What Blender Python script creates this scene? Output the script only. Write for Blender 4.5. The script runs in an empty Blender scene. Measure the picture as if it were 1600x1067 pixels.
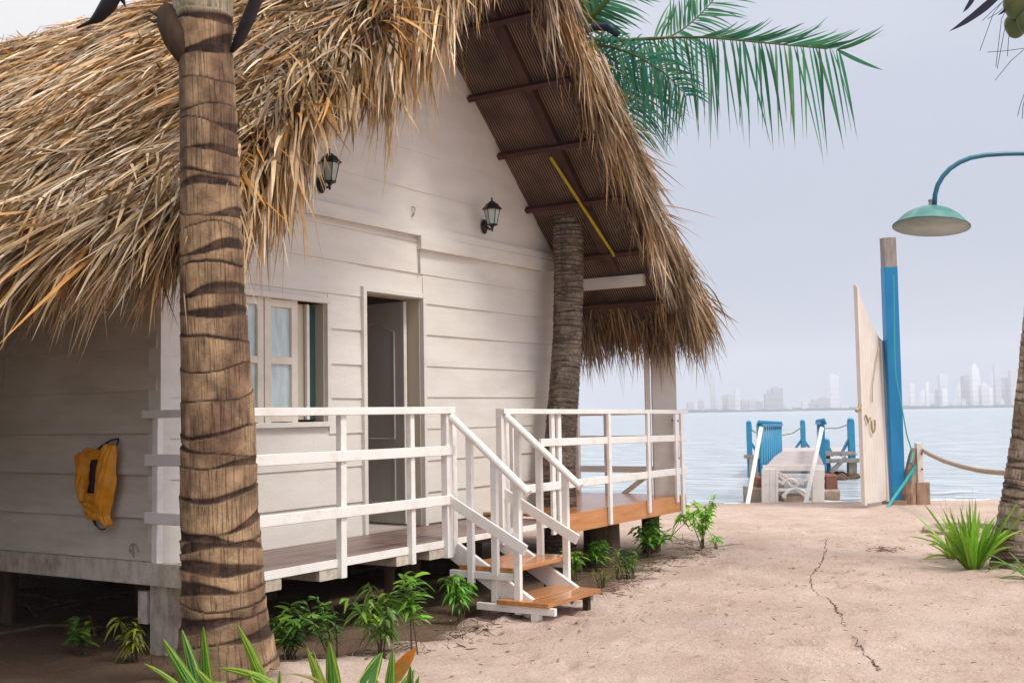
import bpy, math, random
import numpy as np
from mathutils import Vector
random.seed(7); rng=np.random.default_rng(11)
PI=math.pi; R=math.radians
EYE=1.57            # camera height above the sand; all coordinates below are written relative to eye level
scene=bpy.context.scene
# ------------------------------------------------------------------ camera
AZ=R(32.2295); PITCH=R(3.7007); ROLL=R(0.9625); FPX=1770.0
def _basis():
    F=np.array([math.cos(AZ),math.sin(AZ),0]); Rt=np.array([math.sin(AZ),-math.cos(AZ),0]); U=np.array([0,0,1.])
    f=F*math.cos(PITCH)+U*math.sin(PITCH); u=-F*math.sin(PITCH)+U*math.cos(PITCH)
    c,s=math.cos(ROLL),math.sin(ROLL)
    return f,Rt*c-u*s,u*c+Rt*s
CF,CR,CU=_basis()
def at(px,py,d):    # point seen at a pixel of the 1600 wide photograph, d metres in front of the camera
    v=CF+CR*(px-800)/FPX-CU*(py-533.5)/FPX
    return v*d
def on_z(px,py,z):
    v=CF+CR*(px-800)/FPX-CU*(py-533.5)/FPX
    return v*z/v[2]
cam=bpy.data.cameras.new('camera'); camo=bpy.data.objects.new('camera',cam); scene.collection.objects.link(camo)
cam.sensor_width=36; cam.lens=FPX/1600*36; cam.clip_start=.05; cam.clip_end=12000
from mathutils import Matrix
m=Matrix(((CR[0],CU[0],-CF[0]),(CR[1],CU[1],-CF[1]),(CR[2],CU[2],-CF[2])))
camo.rotation_mode='QUATERNION'; camo.rotation_quaternion=m.to_quaternion(); camo.location=(0,0,EYE)
scene.camera=camo
# ------------------------------------------------------------------ sky, sun, exposure
SUN_EL=R(57); SUN_AZ=R(-97)   # azimuth of the sun measured from +X towards +Y
w=bpy.data.worlds.new('World'); scene.world=w; w.use_nodes=True
nt=w.node_tree; nt.nodes.clear()
out=nt.nodes.new('ShaderNodeOutputWorld'); add=nt.nodes.new('ShaderNodeAddShader')
sky=nt.nodes.new('ShaderNodeTexSky'); sky.sky_type='NISHITA'; sky.sun_disc=False
sky.sun_elevation=SUN_EL; sky.sun_rotation=PI/2-SUN_AZ; sky.air_density=1.2; sky.dust_density=6; sky.ozone_density=2.0
hsv=nt.nodes.new('ShaderNodeHueSaturation'); hsv.inputs['Saturation'].default_value=.35
b1=nt.nodes.new('ShaderNodeBackground'); b1.inputs['Strength'].default_value=.05
b2=nt.nodes.new('ShaderNodeBackground'); b2.inputs['Strength'].default_value=.70
tcw=nt.nodes.new('ShaderNodeTexCoord'); dt=nt.nodes.new('ShaderNodeVectorMath'); dt.operation='DOT_PRODUCT'; dt.inputs[1].default_value=(.20,.88,.43); nt.links.new(tcw.outputs['Generated'],dt.inputs[0])
mrw=nt.nodes.new('ShaderNodeMapRange'); mrw.interpolation_type='SMOOTHSTEP'; mrw.inputs[1].default_value=.62; mrw.inputs[2].default_value=1.0; nt.links.new(dt.outputs['Value'],mrw.inputs[0])
mpw=nt.nodes.new('ShaderNodeMapping'); mpw.inputs['Scale'].default_value=(1.2,1.2,3.5); nt.links.new(tcw.outputs['Generated'],mpw.inputs[0])
nw=nt.nodes.new('ShaderNodeTexNoise'); nw.inputs['Scale'].default_value=2.2; nw.inputs['Detail'].default_value=5; nt.links.new(mpw.outputs[0],nw.inputs['Vector'])
mn=nt.nodes.new('ShaderNodeMapRange'); mn.inputs[1].default_value=.35; mn.inputs[2].default_value=.7; mn.inputs[3].default_value=-.07; mn.inputs[4].default_value=.16; nt.links.new(nw.outputs[0],mn.inputs[0])
ad=nt.nodes.new('ShaderNodeMath'); ad.use_clamp=True; nt.links.new(mrw.outputs[0],ad.inputs[0]); nt.links.new(mn.outputs[0],ad.inputs[1])
cw_=nt.nodes.new('ShaderNodeMix'); cw_.data_type='RGBA'; cw_.inputs[6].default_value=(.555,.60,.765,1); cw_.inputs[7].default_value=(.99,.96,.95,1); nt.links.new(ad.outputs[0],cw_.inputs[0]); nt.links.new(cw_.outputs[2],b2.inputs['Color'])
# overcast sky: brighter towards the zenith
sx=nt.nodes.new('ShaderNodeSeparateXYZ'); nt.links.new(tcw.outputs['Generated'],sx.inputs[0])
zc=nt.nodes.new('ShaderNodeMath'); zc.operation='MAXIMUM'; zc.inputs[1].default_value=0; nt.links.new(sx.outputs[2],zc.inputs[0])
zp=nt.nodes.new('ShaderNodeMath'); zp.operation='POWER'; zp.inputs[1].default_value=1.8; nt.links.new(zc.outputs[0],zp.inputs[0])
zm=nt.nodes.new('ShaderNodeMath'); zm.operation='MULTIPLY_ADD'; zm.inputs[1].default_value=1.05; zm.inputs[2].default_value=.67; nt.links.new(zp.outputs[0],zm.inputs[0]); nt.links.new(zm.outputs[0],b2.inputs['Strength'])
za=nt.nodes.new('ShaderNodeMath'); za.use_clamp=True; nt.links.new(ad.outputs[0],za.inputs[0]); nt.links.new(zp.outputs[0],za.inputs[1]); nt.links.new(za.outputs[0],cw_.inputs[0])
nt.links.new(sky.outputs[0],hsv.inputs['Color']); nt.links.new(hsv.outputs[0],b1.inputs['Color'])
nt.links.new(b1.outputs[0],add.inputs[0]); nt.links.new(b2.outputs[0],add.inputs[1]); nt.links.new(add.outputs[0],out.inputs[0])
sl=bpy.data.lights.new('sun','SUN'); sl.energy=2.7; sl.angle=R(13); sl.color=(1,.93,.82)
so=bpy.data.objects.new('sun',sl); scene.collection.objects.link(so)
sd=Vector((math.cos(SUN_EL)*math.cos(SUN_AZ),math.cos(SUN_EL)*math.sin(SUN_AZ),math.sin(SUN_EL)))
so.rotation_euler=sd.to_track_quat('Z','Y').to_euler(); so.location=(0,0,30)
vs=scene.view_settings; vs.view_transform='Standard'; vs.look='None'; vs.exposure=-.07; vs.gamma=1
scene.cycles.max_bounces=7; scene.cycles.diffuse_bounces=4; scene.cycles.transparent_max_bounces=8
scene.cycles.use_adaptive_sampling=True
# ------------------------------------------------------------------ materials
def mat(name,col,rough=.6,spec=.4,var=None,scale=(4,4,4),bump=0,bscale=40,attr=False,transl=0,metal=0,coat=0,uv=False,detail=6,lo=.35,hi=.65,bdist=.01):
    m=bpy.data.materials.new(name); m.use_nodes=True; n=m.node_tree; N=n.nodes; Lk=n.links
    p=N['Principled BSDF']; p.inputs['Roughness'].default_value=rough; p.inputs['Specular IOR Level'].default_value=spec
    p.inputs['Metallic'].default_value=metal; p.inputs['Coat Weight'].default_value=coat; p.inputs['Coat Roughness'].default_value=.12
    tc=N.new('ShaderNodeTexCoord'); src=tc.outputs['UV' if uv else 'Object']
    col4=(*col,1)
    c=N.new('ShaderNodeRGB'); c.outputs[0].default_value=col4; cur=c.outputs[0]
    if attr:
        a=N.new('ShaderNodeVertexColor'); a.layer_name='Col'
        mx=N.new('ShaderNodeMix'); mx.data_type='RGBA'; mx.blend_type='MULTIPLY'; mx.inputs[0].default_value=1
        Lk.new(cur,mx.inputs[6]); Lk.new(a.outputs[0],mx.inputs[7]); cur=mx.outputs[2]
    if var:
        mp=N.new('ShaderNodeMapping'); mp.inputs['Scale'].default_value=scale; Lk.new(src,mp.inputs[0])
        no=N.new('ShaderNodeTexNoise'); no.inputs['Scale'].default_value=1; no.inputs['Detail'].default_value=detail; no.inputs['Roughness'].default_value=.65
        Lk.new(mp.outputs[0],no.inputs['Vector'])
        rp=N.new('ShaderNodeMapRange'); rp.inputs[1].default_value=lo; rp.inputs[2].default_value=hi; Lk.new(no.outputs[0],rp.inputs[0])
        mx=N.new('ShaderNodeMix'); mx.data_type='RGBA'; mx.blend_type='MIX'
        Lk.new(rp.outputs[0],mx.inputs[0]); Lk.new(cur,mx.inputs[6])
        mu=N.new('ShaderNodeMix'); mu.data_type='RGBA'; mu.blend_type='MULTIPLY'; mu.inputs[0].default_value=1
        Lk.new(cur,mu.inputs[6]); mu.inputs[7].default_value=(*var,1); Lk.new(mu.outputs[2],mx.inputs[7]); cur=mx.outputs[2]
    Lk.new(cur,p.inputs['Base Color'])
    if bump:
        nb=N.new('ShaderNodeTexNoise'); nb.inputs['Scale'].default_value=bscale; nb.inputs['Detail'].default_value=5
        mp2=N.new('ShaderNodeMapping'); mp2.inputs['Scale'].default_value=scale if var else (1,1,1); Lk.new(src,mp2.inputs[0])
        Lk.new(src,nb.inputs['Vector'])
        bp=N.new('ShaderNodeBump'); bp.inputs['Strength'].default_value=bump; bp.inputs['Distance'].default_value=bdist
        Lk.new(nb.outputs[0],bp.inputs['Height']); Lk.new(bp.outputs[0],p.inputs['Normal'])
    if transl:
        tr=N.new('ShaderNodeBsdfTranslucent'); Lk.new(cur,tr.inputs['Color']); ms=N.new('ShaderNodeMixShader'); ms.inputs[0].default_value=transl
        o=N['Material Output']; Lk.new(p.outputs[0],ms.inputs[1]); Lk.new(tr.outputs[0],ms.inputs[2]); Lk.new(ms.outputs[0],o.inputs[0])
    return m
M={}
M['white']=mat('white_paint',(.72,.69,.65),.55,.35,(.86,.84,.80),(1.3,1.3,5),.25,60,lo=.42,hi=.75)
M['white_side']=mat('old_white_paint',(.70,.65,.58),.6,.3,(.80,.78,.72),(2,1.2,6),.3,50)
M['rail']=mat('rail_paint',(.83,.81,.785),.5,.35,(.80,.76,.70),(7,7,7),.2,80,lo=.5,hi=.8)
M['cream']=mat('cream_trim',(.76,.71,.63),.5,.35,(.85,.82,.78),(5,5,5),.1,50)
M['dirtywhite']=mat('weathered_white',(.66,.60,.52),.7,.25,(.55,.48,.40),(9,9,5),.3,60,lo=.4,hi=.7)
M['deck_grey']=mat('weathered_deck',(.27,.185,.165),.38,.4,(.62,.58,.56),(1.5,14,14),.3,60)
M['varnish']=mat('varnished_wood',(.56,.255,.085),.25,.5,(.66,.55,.45),(2.2,30,30),.15,40,coat=.4)
M['fascia']=mat('varnished_fascia',(.62,.285,.105),.32,.45,(.75,.62,.5),(1.5,20,14),.15,40,coat=.25)
M['darkwood']=mat('dark_red_beam',(.085,.035,.03),.6,.3,(.5,.5,.5),(3,3,3),.3,60)
M['pile']=mat('timber_pile',(.13,.09,.065),.85,.15,(.45,.42,.4),(8,8,2),.5,30)
M['interior']=mat('interior_wall',(.45,.40,.38),.9,.1)
M['door']=mat('door_panel_paint',(.50,.47,.42),.5,.35,(.85,.85,.85),(3,3,1),.1,30)
M['iron']=mat('black_iron',(.012,.014,.014),.4,.5,(.5,.5,.5),(30,30,30),.1,90)
M['glasslamp']=mat('lantern_glass',(.50,.58,.54),.15,.6,(.7,.75,.7),(12,12,8))
M['pane']=mat('window_pane',(.60,.69,.74),.08,.7,(.62,.72,.66),(9,9,3),detail=4)
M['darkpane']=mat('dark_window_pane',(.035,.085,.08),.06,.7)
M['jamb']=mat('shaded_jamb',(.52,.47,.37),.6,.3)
M['thatch']=mat('dry_palm_thatch',(1.12,1.1,1.05),.42,.5,(.80,.76,.74),(22,22,22),attr=True,transl=.09)
M['frond']=mat('palm_leaf',(1,1,1),.38,.5,(.7,.8,.7),(9,9,9),attr=True,transl=.5)
M['leaf']=mat('plant_leaf',(1,1,1),.45,.45,(.7,.8,.6),(30,30,30),attr=True,transl=.35)
M['mat']=None
M['blue']=mat('blue_paint',(.008,.23,.50),.4,.45,(.8,.85,.9),(6,6,2),.15,50)
M['bluejetty']=mat('faded_blue_paint',(.03,.25,.42),.5,.4,(.8,.9,1),(5,5,5),.2,40)
M['greywood']=mat('grey_timber',(.36,.33,.31),.8,.2,(.6,.58,.55),(14,14,3),.4,60)
M['jettywood']=mat('jetty_planks',(.52,.45,.45),.7,.25,(.8,.78,.75),(3,3,3),.2,30)
M['gate']=mat('gate_paint',(.74,.68,.64),.55,.35,(.9,.86,.8),(3,3,2),.1,50)
M['stump']=mat('stump_wood',(.42,.29,.21),.8,.2,(.5,.42,.35),(12,12,3),.5,40)
M['rope']=mat('pale_rope',(.52,.43,.35),.8,.2,(.7,.65,.6),(60,60,60),.5,120)
M['tealrope']=mat('teal_rope',(.06,.42,.42),.6,.3,(.7,.8,.8),(60,60,60),.4,120)
M['brass']=mat('old_brass',(.42,.33,.17),.45,.5,(.6,.6,.6),(40,40,40),metal=.3)
M['teal']=mat('teal_enamel',(.03,.17,.15),.35,.5,(4,1.7,1.7),(7,7,7),lo=.45,hi=.7)
M['lampin']=mat('lamp_inside_enamel',(.40,.45,.42),.4,.5,(.7,.75,.72),(9,9,9))
M['lamparm']=mat('lamp_arm_paint',(.01,.15,.23),.35,.5,(.8,.8,.8),(12,12,12))
M['zinc']=mat('dull_zinc',(.42,.40,.38),.5,.5,(.7,.7,.7),(20,20,20))
M['yellow']=mat('yellow_oilcloth',(.78,.33,.006),.38,.5,(.80,.68,.5),(9,9,9),.3,30)
M['bagdark']=mat('dark_lining',(.045,.03,.045),.7,.2)
M['brick']=mat('brick',(.28,.12,.09),.85,.2,(.7,.7,.7),(6,6,12),.4,40)
M['concrete']=mat('rough_concrete',(.45,.35,.28),.9,.15,(.6,.55,.5),(5,5,5),.5,30)
M['spathe']=mat('dark_spathe',(.022,.016,.026),.5,.35,(.5,.5,.6),(12,12,12),.3,40)
M['coconut']=mat('coconut_husk',(.075,.11,.04),.4,.45,(1.9,1.5,.9),(7,7,7),.2,30,lo=.45,hi=.7)
M['yellowstrip']=mat('yellow_cane',(.50,.40,.02),.5,.3,(.7,.7,.7),(8,8,8))
M['debris']=mat('dry_twigs',(.16,.10,.065),.85,.15,(.5,.5,.5),(20,20,20))
M['stone']=mat('pale_stone',(.48,.42,.38),.85,.2,(.7,.68,.66),(12,12,12),.4,40)
M['crack']=mat('dark_crack',(.13,.085,.065),.95,.05,(.6,.6,.6),(30,30,30))
M['city']=mat('city_concrete',(1,1,1),.7,.3,attr=True)
M['shorebush']=mat('shore_trees',(.06,.10,.09),.9,.1,(.5,.6,.6),(.05,.05,.05))
# woven reed matting of the soffit
def matting():
    m=bpy.data.materials.new('reed_matting'); m.use_nodes=True; n=m.node_tree; N=n.nodes; Lk=n.links; p=N['Principled BSDF']
    p.inputs['Roughness'].default_value=.8; tc=N.new('ShaderNodeTexCoord')
    mp=N.new('ShaderNodeMapping'); mp.inputs['Rotation'].default_value=(0,0,0); mp.inputs['Scale'].default_value=(1,1,1); Lk.new(tc.outputs['UV'],mp.inputs[0])
    w1=N.new('ShaderNodeTexWave'); w1.inputs['Scale'].default_value=11; w1.inputs['Distortion'].default_value=.6; w1.inputs['Detail'].default_value=2; w1.bands_direction='X'; Lk.new(mp.outputs[0],w1.inputs['Vector'])
    w2=N.new('ShaderNodeTexWave'); w2.inputs['Scale'].default_value=16; w2.inputs['Distortion'].default_value=.4; w2.bands_direction='Y'; Lk.new(mp.outputs[0],w2.inputs['Vector'])
    w3=N.new('ShaderNodeMapRange'); w3.inputs[3].default_value=.55; Lk.new(w2.outputs[1],w3.inputs[0]); mu=N.new('ShaderNodeMath'); mu.operation='MULTIPLY'; Lk.new(w1.outputs[1],mu.inputs[0]); Lk.new(w3.outputs[0],mu.inputs[1])
    no=N.new('ShaderNodeTexNoise'); no.inputs['Scale'].default_value=3; Lk.new(mp.outputs[0],no.inputs['Vector'])
    m2=N.new('ShaderNodeMath'); m2.operation='MULTIPLY'; Lk.new(mu.outputs[0],m2.inputs[0]); Lk.new(no.outputs[0],m2.inputs[1])
    cr=N.new('ShaderNodeValToRGB'); cr.color_ramp.elements[0].position=.08; cr.color_ramp.elements[0].color=(.014,.007,.006,1); cr.color_ramp.elements[1].color=(.30,.19,.125,1); cr.color_ramp.elements[1].position=.5
    Lk.new(m2.outputs[0],cr.inputs[0]); Lk.new(cr.outputs[0],p.inputs['Base Color'])
    bp=N.new('ShaderNodeBump'); bp.inputs['Strength'].default_value=.5; bp.inputs['Distance'].default_value=.01; Lk.new(mu.outputs[0],bp.inputs['Height']); Lk.new(bp.outputs[0],p.inputs['Normal'])
    return m
M['matting']=matting()
# palm trunk: colour attribute carries the leaf scars, fine vertical cracks come from UV noise
def trunkmat(name,crack=.75,us=60,vs=5,rough=.75):
    m=bpy.data.materials.new(name); m.use_nodes=True; n=m.node_tree; N=n.nodes; Lk=n.links; p=N['Principled BSDF']
    p.inputs['Roughness'].default_value=rough; p.inputs['Specular IOR Level'].default_value=.25
    a=N.new('ShaderNodeVertexColor'); a.layer_name='Col'; tc=N.new('ShaderNodeTexCoord')
    mp=N.new('ShaderNodeMapping'); mp.inputs['Scale'].default_value=(us,vs,1); Lk.new(tc.outputs['UV'],mp.inputs[0])
    no=N.new('ShaderNodeTexNoise'); no.inputs['Scale'].default_value=1; no.inputs['Detail'].default_value=3; Lk.new(mp.outputs[0],no.inputs['Vector'])
    # thin dark cracks where the noise passes its middle value
    sb=N.new('ShaderNodeMath'); sb.operation='SUBTRACT'; sb.inputs[1].default_value=.5; Lk.new(no.outputs[0],sb.inputs[0])
    ab=N.new('ShaderNodeMath'); ab.operation='ABSOLUTE'; Lk.new(sb.outputs[0],ab.inputs[0])
    mr=N.new('ShaderNodeMapRange'); mr.inputs[1].default_value=.0; mr.inputs[2].default_value=.028; mr.inputs[3].default_value=1-crack; mr.inputs[4].default_value=1; Lk.new(ab.outputs[0],mr.inputs[0])
    mp3=N.new('ShaderNodeMapping'); mp3.inputs['Scale'].default_value=(9,7,1); Lk.new(tc.outputs['UV'],mp3.inputs[0])
    n3=N.new('ShaderNodeTexNoise'); n3.inputs['Scale'].default_value=1; n3.inputs['Detail'].default_value=7; n3.inputs['Roughness'].default_value=.7; Lk.new(mp3.outputs[0],n3.inputs['Vector'])
    r3=N.new('ShaderNodeMapRange'); r3.inputs[1].default_value=.35; r3.inputs[2].default_value=.62; r3.inputs[3].default_value=.45; r3.inputs[4].default_value=1.15; Lk.new(n3.outputs[0],r3.inputs[0])
    mm=N.new('ShaderNodeMath'); mm.operation='MULTIPLY'; Lk.new(mr.outputs[0],mm.inputs[0]); Lk.new(r3.outputs[0],mm.inputs[1])
    mx=N.new('ShaderNodeMix'); mx.data_type='RGBA'; mx.blend_type='MULTIPLY'; mx.inputs[0].default_value=1
    Lk.new(a.outputs[0],mx.inputs[6]); Lk.new(mm.outputs[0],mx.inputs[7]); Lk.new(mx.outputs[2],p.inputs['Base Color'])
    bp=N.new('ShaderNodeBump'); bp.inputs['Strength'].default_value=.6; bp.inputs['Distance'].default_value=.01; Lk.new(mm.outputs[0],bp.inputs['Height']); Lk.new(bp.outputs[0],p.inputs['Normal'])
    return m
M['trunk']=trunkmat('coconut_trunk',.62,52,1.0); M['trunk_fine']=trunkmat('grey_palm_trunk',.55,26,8,.85); M['trunk_right']=trunkmat('ringed_palm_trunk',.6,30,4)
# ------------------------------------------------------------------ mesh builder
WL={}
class MB:
    def __init__(s): s.v=[]; s.f=[]; s.c=[]; s.n=0; s.uv=[]
    def add(s,V,Fc,col=(1,1,1),uv=None):
        V=np.asarray(V,float).reshape(-1,3); k=s.n; s.v.append(V); s.n+=len(V)
        s.f.append([tuple(i+k for i in f) for f in Fc] if not isinstance(Fc,np.ndarray) else Fc+k)
        C=np.asarray(col,float)
        if C.ndim==1: C=np.tile(C,(len(V),1))
        s.c.append(C); s.uv.append(np.zeros((len(V),2)) if uv is None else np.asarray(uv,float)); return s
    def box(s,a,b,col=(1,1,1)):
        x0,y0,z0=[min(p,q) for p,q in zip(a,b)]; x1,y1,z1=[max(p,q) for p,q in zip(a,b)]
        V=[(x,y,z) for x in (x0,x1) for y in (y0,y1) for z in (z0,z1)]
        return s.add(V,[(0,1,3,2),(4,6,7,5),(0,4,5,1),(2,3,7,6),(0,2,6,4),(1,5,7,3)],col)
    def beam(s,p,q,w,h,up=(0,0,1),ch=.003,col=(1,1,1),taper=1):
        p=np.array(p,float); q=np.array(q,float); d=q-p; d/=np.linalg.norm(d); up=np.array(up,float)
        if abs(d@up)>.98: up=np.array([1.,0,0])
        sd=np.cross(d,up); sd/=np.linalg.norm(sd); u=np.cross(sd,d)
        ch=min(ch,w*.3,h*.3); a,b=w/2,h/2
        prof=[(-a+ch,-b),(a-ch,-b),(a,-b+ch),(a,b-ch),(a-ch,b),(-a+ch,b),(-a,b-ch),(-a,-b+ch)]
        V=[p+sd*x+u*y for x,y in prof]+[q+sd*x*taper+u*y*taper for x,y in prof]
        F=[(i,(i+1)%8,8+(i+1)%8,8+i) for i in range(8)]+[tuple(range(7,-1,-1)),tuple(range(8,16))]
        return s.add(V,F,col)
    def tube(s,pts,r,n=10,col=(1,1,1),caps=True):
        P=np.array(pts,float); rr=np.broadcast_to(np.array(r,float),(len(P),)); T=np.gradient(P,axis=0); T/=np.linalg.norm(T,axis=1)[:,None]
        ref=np.array([0,0,1.]) if abs(T[0][2])<.9 else np.array([1.,0,0]); V=[]
        a=np.cross(T[0],ref); a/=np.linalg.norm(a)
        for i in range(len(P)):
            a=a-T[i]*(a@T[i]); a/=np.linalg.norm(a); b=np.cross(T[i],a)
            for k in range(n): t=2*PI*k/n; V.append(P[i]+rr[i]*(a*math.cos(t)+b*math.sin(t)))
        F=[(i*n+k,i*n+(k+1)%n,(i+1)*n+(k+1)%n,(i+1)*n+k) for i in range(len(P)-1) for k in range(n)]
        if caps: F+= [tuple(range(n-1,-1,-1)),tuple(range((len(P)-1)*n,len(P)*n))]
        return s.add(V,F,col)
    def lathe(s,c,prof,n=24,sx=1,sy=1,col=(1,1,1),tilt=None):
        V=[]
        for r,z in prof:
            for k in range(n): t=2*PI*k/n; V.append((r*math.cos(t)*sx,r*math.sin(t)*sy,z))
        V=np.array(V)
        if tilt is not None: V=V@np.array(tilt).T
        V=V+np.array(c); m=len(prof)
        F=[(i*n+k,i*n+(k+1)%n,(i+1)*n+(k+1)%n,(i+1)*n+k) for i in range(m-1) for k in range(n)]
        F+=[tuple(range(n-1,-1,-1)),tuple(range((m-1)*n,m*n))]
        return s.add(V,F,col)
    def blades(s,P,D,L,W,G=None,N=None,col=(1,1,1),seg=4,twist=None,prof=None):
        """many tapered leaf strips at once. P start, D direction, L length, W width, G bend vector (added *L*s^2), N surface normal"""
        P=np.asarray(P,float); n=len(P)
        if n==0: return s
        D=np.asarray(D,float); D=D/np.linalg.norm(D,axis=1)[:,None]; L=np.broadcast_to(L,(n,)); W=np.broadcast_to(W,(n,))
        G=np.zeros((n,3)) if G is None else np.broadcast_to(G,(n,3)); N=np.tile([0,0,1.],(n,1)) if N is None else np.broadcast_to(N,(n,3))
        t=np.linspace(0,1,seg+1); pr=np.interp(t,[0,.12,.4,.75,1],[.35,.85,1,.62,.03]) if prof is None else np.interp(t,*prof)
        C=P[:,None,:]+D[:,None,:]*(L[:,None]*t)[:,:,None]+G[:,None,:]*(L[:,None]*t**2)[:,:,None]
        T=D[:,None,:]+2*G[:,None,:]*t[None,:,None]; T/=np.linalg.norm(T,axis=2)[:,:,None]
        S=np.cross(T,N[:,None,:]+1e-4); S/=np.linalg.norm(S,axis=2)[:,:,None]+1e-9
        if twist is not None:
            B=np.cross(T,S); tw=np.broadcast_to(twist,(n,))[:,None]*(.4+.6*t[None,:])
            S=S*np.cos(tw)[:,:,None]+B*np.sin(tw)[:,:,None]
        hw=(W[:,None]*pr[None,:]/2)[:,:,None]
        V=np.stack([C-S*hw,C+S*hw],axis=2).reshape(-1,3)
        m=2*(seg+1); base=(np.arange(n)*m)[:,None,None]; q=np.array([[2*i,2*i+1,2*i+3,2*i+2] for i in range(seg)])[None]
        F=(base+q).reshape(-1,4)
        col=np.asarray(col,float)
        if col.ndim==2: col=np.repeat(col,m,axis=0)
        return s.add(V,F,col)
    def build(s,name,material,parent=None,smooth=False,label=None,bev=0):
        V=np.concatenate(s.v); base=WL.get(parent.name,np.zeros(3)) if parent is not None else np.array([0,0,0.])
        V=V+np.array([0,0,EYE])-base
        me=bpy.data.meshes.new(name); faces=[]; 
        nf=sum(len(f) for f in s.f); ls=[]; idx=[]
        for f in s.f:
            if isinstance(f,np.ndarray): ls.append(np.full(len(f),4)); idx.append(f.reshape(-1))
            else:
                ls.append(np.array([len(q) for q in f],int)); idx.append(np.array([i for q in f for i in q],int))
        ls=np.concatenate(ls); idx=np.concatenate(idx)
        me.vertices.add(len(V)); me.vertices.foreach_set('co',V.astype(np.float32).ravel())
        me.loops.add(len(idx)); me.loops.foreach_set('vertex_index',idx.astype(np.int32))
        me.polygons.add(len(ls)); st=np.concatenate([[0],np.cumsum(ls)[:-1]]); me.polygons.foreach_set('loop_start',st.astype(np.int32)); me.polygons.foreach_set('loop_total',ls.astype(np.int32))
        me.polygons.foreach_set('use_smooth',np.full(len(ls),bool(smooth)))
        ca=me.color_attributes.new('Col','FLOAT_COLOR','POINT'); C=np.concatenate(s.c); C=np.hstack([C,np.ones((len(C),1))]); ca.data.foreach_set('color',C.astype(np.float32).ravel())
        uvs=np.concatenate(s.uv)
        if np.any(uvs):
            ul=me.uv_layers.new(name='UVMap'); ul.data.foreach_set('uv',uvs[idx].astype(np.float32).ravel())
        me.update(calc_edges=True); me.validate()
        me.materials.append(material)
        o=bpy.data.objects.new(name,me); scene.collection.objects.link(o)
        if parent is not None: o.parent=parent; WL[o.name]=base
        if label: o['label']=label
        if bev:
            b=o.modifiers.new('bevel','BEVEL'); b.width=bev; b.segments=2; b.limit_method='ANGLE'
        return o
def thing(name,label,cat,loc,group=None):
    o=bpy.data.objects.new(name,None); scene.collection.objects.link(o); l=np.array(loc,float)+np.array([0,0,EYE]); o.location=l; o.empty_display_size=.2
    WL[o.name]=l; o['label']=label; o['category']=cat
    if group: o['group']=group
    return o
def tag(o,label,cat,group=None): o['label']=label; o['category']=cat; 
def tagg(o,label,cat,group=None):
    tag(o,label,cat)
    if group: o['group']=group
    return o
def recenter(o,loc):   # move the origin of a one-mesh thing to its base
    l=np.array(loc,float)+np.array([0,0,EYE]); me=o.data; n=len(me.vertices); a=np.empty(n*3,np.float32); me.vertices.foreach_get('co',a)
    a=a.reshape(-1,3)-l.astype(np.float32); me.vertices.foreach_set('co',a.ravel()); o.location=l; me.update()
    return o
def struct(o): o['kind']='structure'; return o
def fb(x,y,seed=0,oct=5,f=1.0):
    r=np.random.default_rng(seed); v=0; a=1; tot=0
    for k in range(oct):
        for j in range(3):
            t=r.uniform(0,2*PI); ph=r.uniform(0,2*PI); v=v+a*np.sin((x*math.cos(t)+y*math.sin(t))*f*(1+.3*j)+ph); tot+=a
        a*=.55; f*=2.03
    return v/tot*1.8
# ------------------------------------------------------------------ ground, sea, land far away
FX,FY=math.cos(AZ),math.sin(AZ)     # forward direction on the ground
def soilmask(x,y):
    # earth bed under and beside the cabin; the edge of the bed runs along the porch and round its far corner
    e=4.42+.06*x-.30*np.exp(-((x-7)/1.2)**2)+.12*np.sin(x*1.9)+.06*np.sin(x*5.3+1)
    e=e-.28*np.clip((x-8.2)/.8,0,1)
    e=np.where(x>11.6,4.75+(x-11.6)*.45,e); e=np.where(x<5.6,e-.5*(5.6-x),e)
    m=np.clip((y-e+.05*np.sin(x*13)+.03*np.sin(x*31+2))/.35,0,1); m=m*np.clip((13.4-x)/2.2,0,1)
    return m
_dr=np.random.default_rng(77); _DN=[(_dr.uniform(4.5,17),_dr.uniform(.2,5.5),_dr.uniform(0,PI),_dr.uniform(.09,.16),_dr.uniform(.016,.036)) for _ in range(170)]
def _dents(x,y):   # scuffs and footprints with a pushed-up rim
    h=np.zeros(np.shape(x)) if np.ndim(x) else 0.0
    for (a,b,t,r,dp) in _DN:
        c,s_=math.cos(t),math.sin(t); u=((x-a)*c+(y-b)*s_)/(r*1.5); v=(-(x-a)*s_+(y-b)*c)/(r*.7); q=u*u+v*v
        h=h-dp*np.exp(-q*1.6)+dp*.45*np.exp(-(np.sqrt(q+1e-9)-1.25)**2*6)
    return h
def gz(x,y):
    F=x*FX+y*FY; h=-1.57+0.012*fb(x,y,3,4,2.2)+.006*fb(x,y,5,3,11)
    h=h+_dents(x,y)
    h=h+.21*np.exp(-(((x-4.2)/1.3)**2+((y-4.4)/1.2)**2))
    s=soilmask(x,y); ed=s*(1-s)*4; h=h+.03*ed+ s*.012*fb(x,y,9,4,7)-.02*s
    sh=F-(19.2+.35*np.sin((x*FY-y*FX)*.5)+(x*FY-y*FX)*.12)
    h=h-np.clip(sh+.6,0,None)*.085-np.clip(sh-6,0,40)*.1
    h=np.where(x<2,h+np.clip(2-x,0,4)*.03,h)
    return h
def glines(a,b,st,lo,hi):
    L=list(np.arange(a,b,st)); s=st; x=a
    while x>lo: s*=1.35; x-=s; L.insert(0,x)
    s=st; x=L[-1]
    while x<hi: s*=1.35; x+=s; L.append(x)
    return np.array(L)
gx=glines(3.5,20.5,.036,-400,90); gy=glines(-1.2,8,.036,-400,400)
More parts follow.
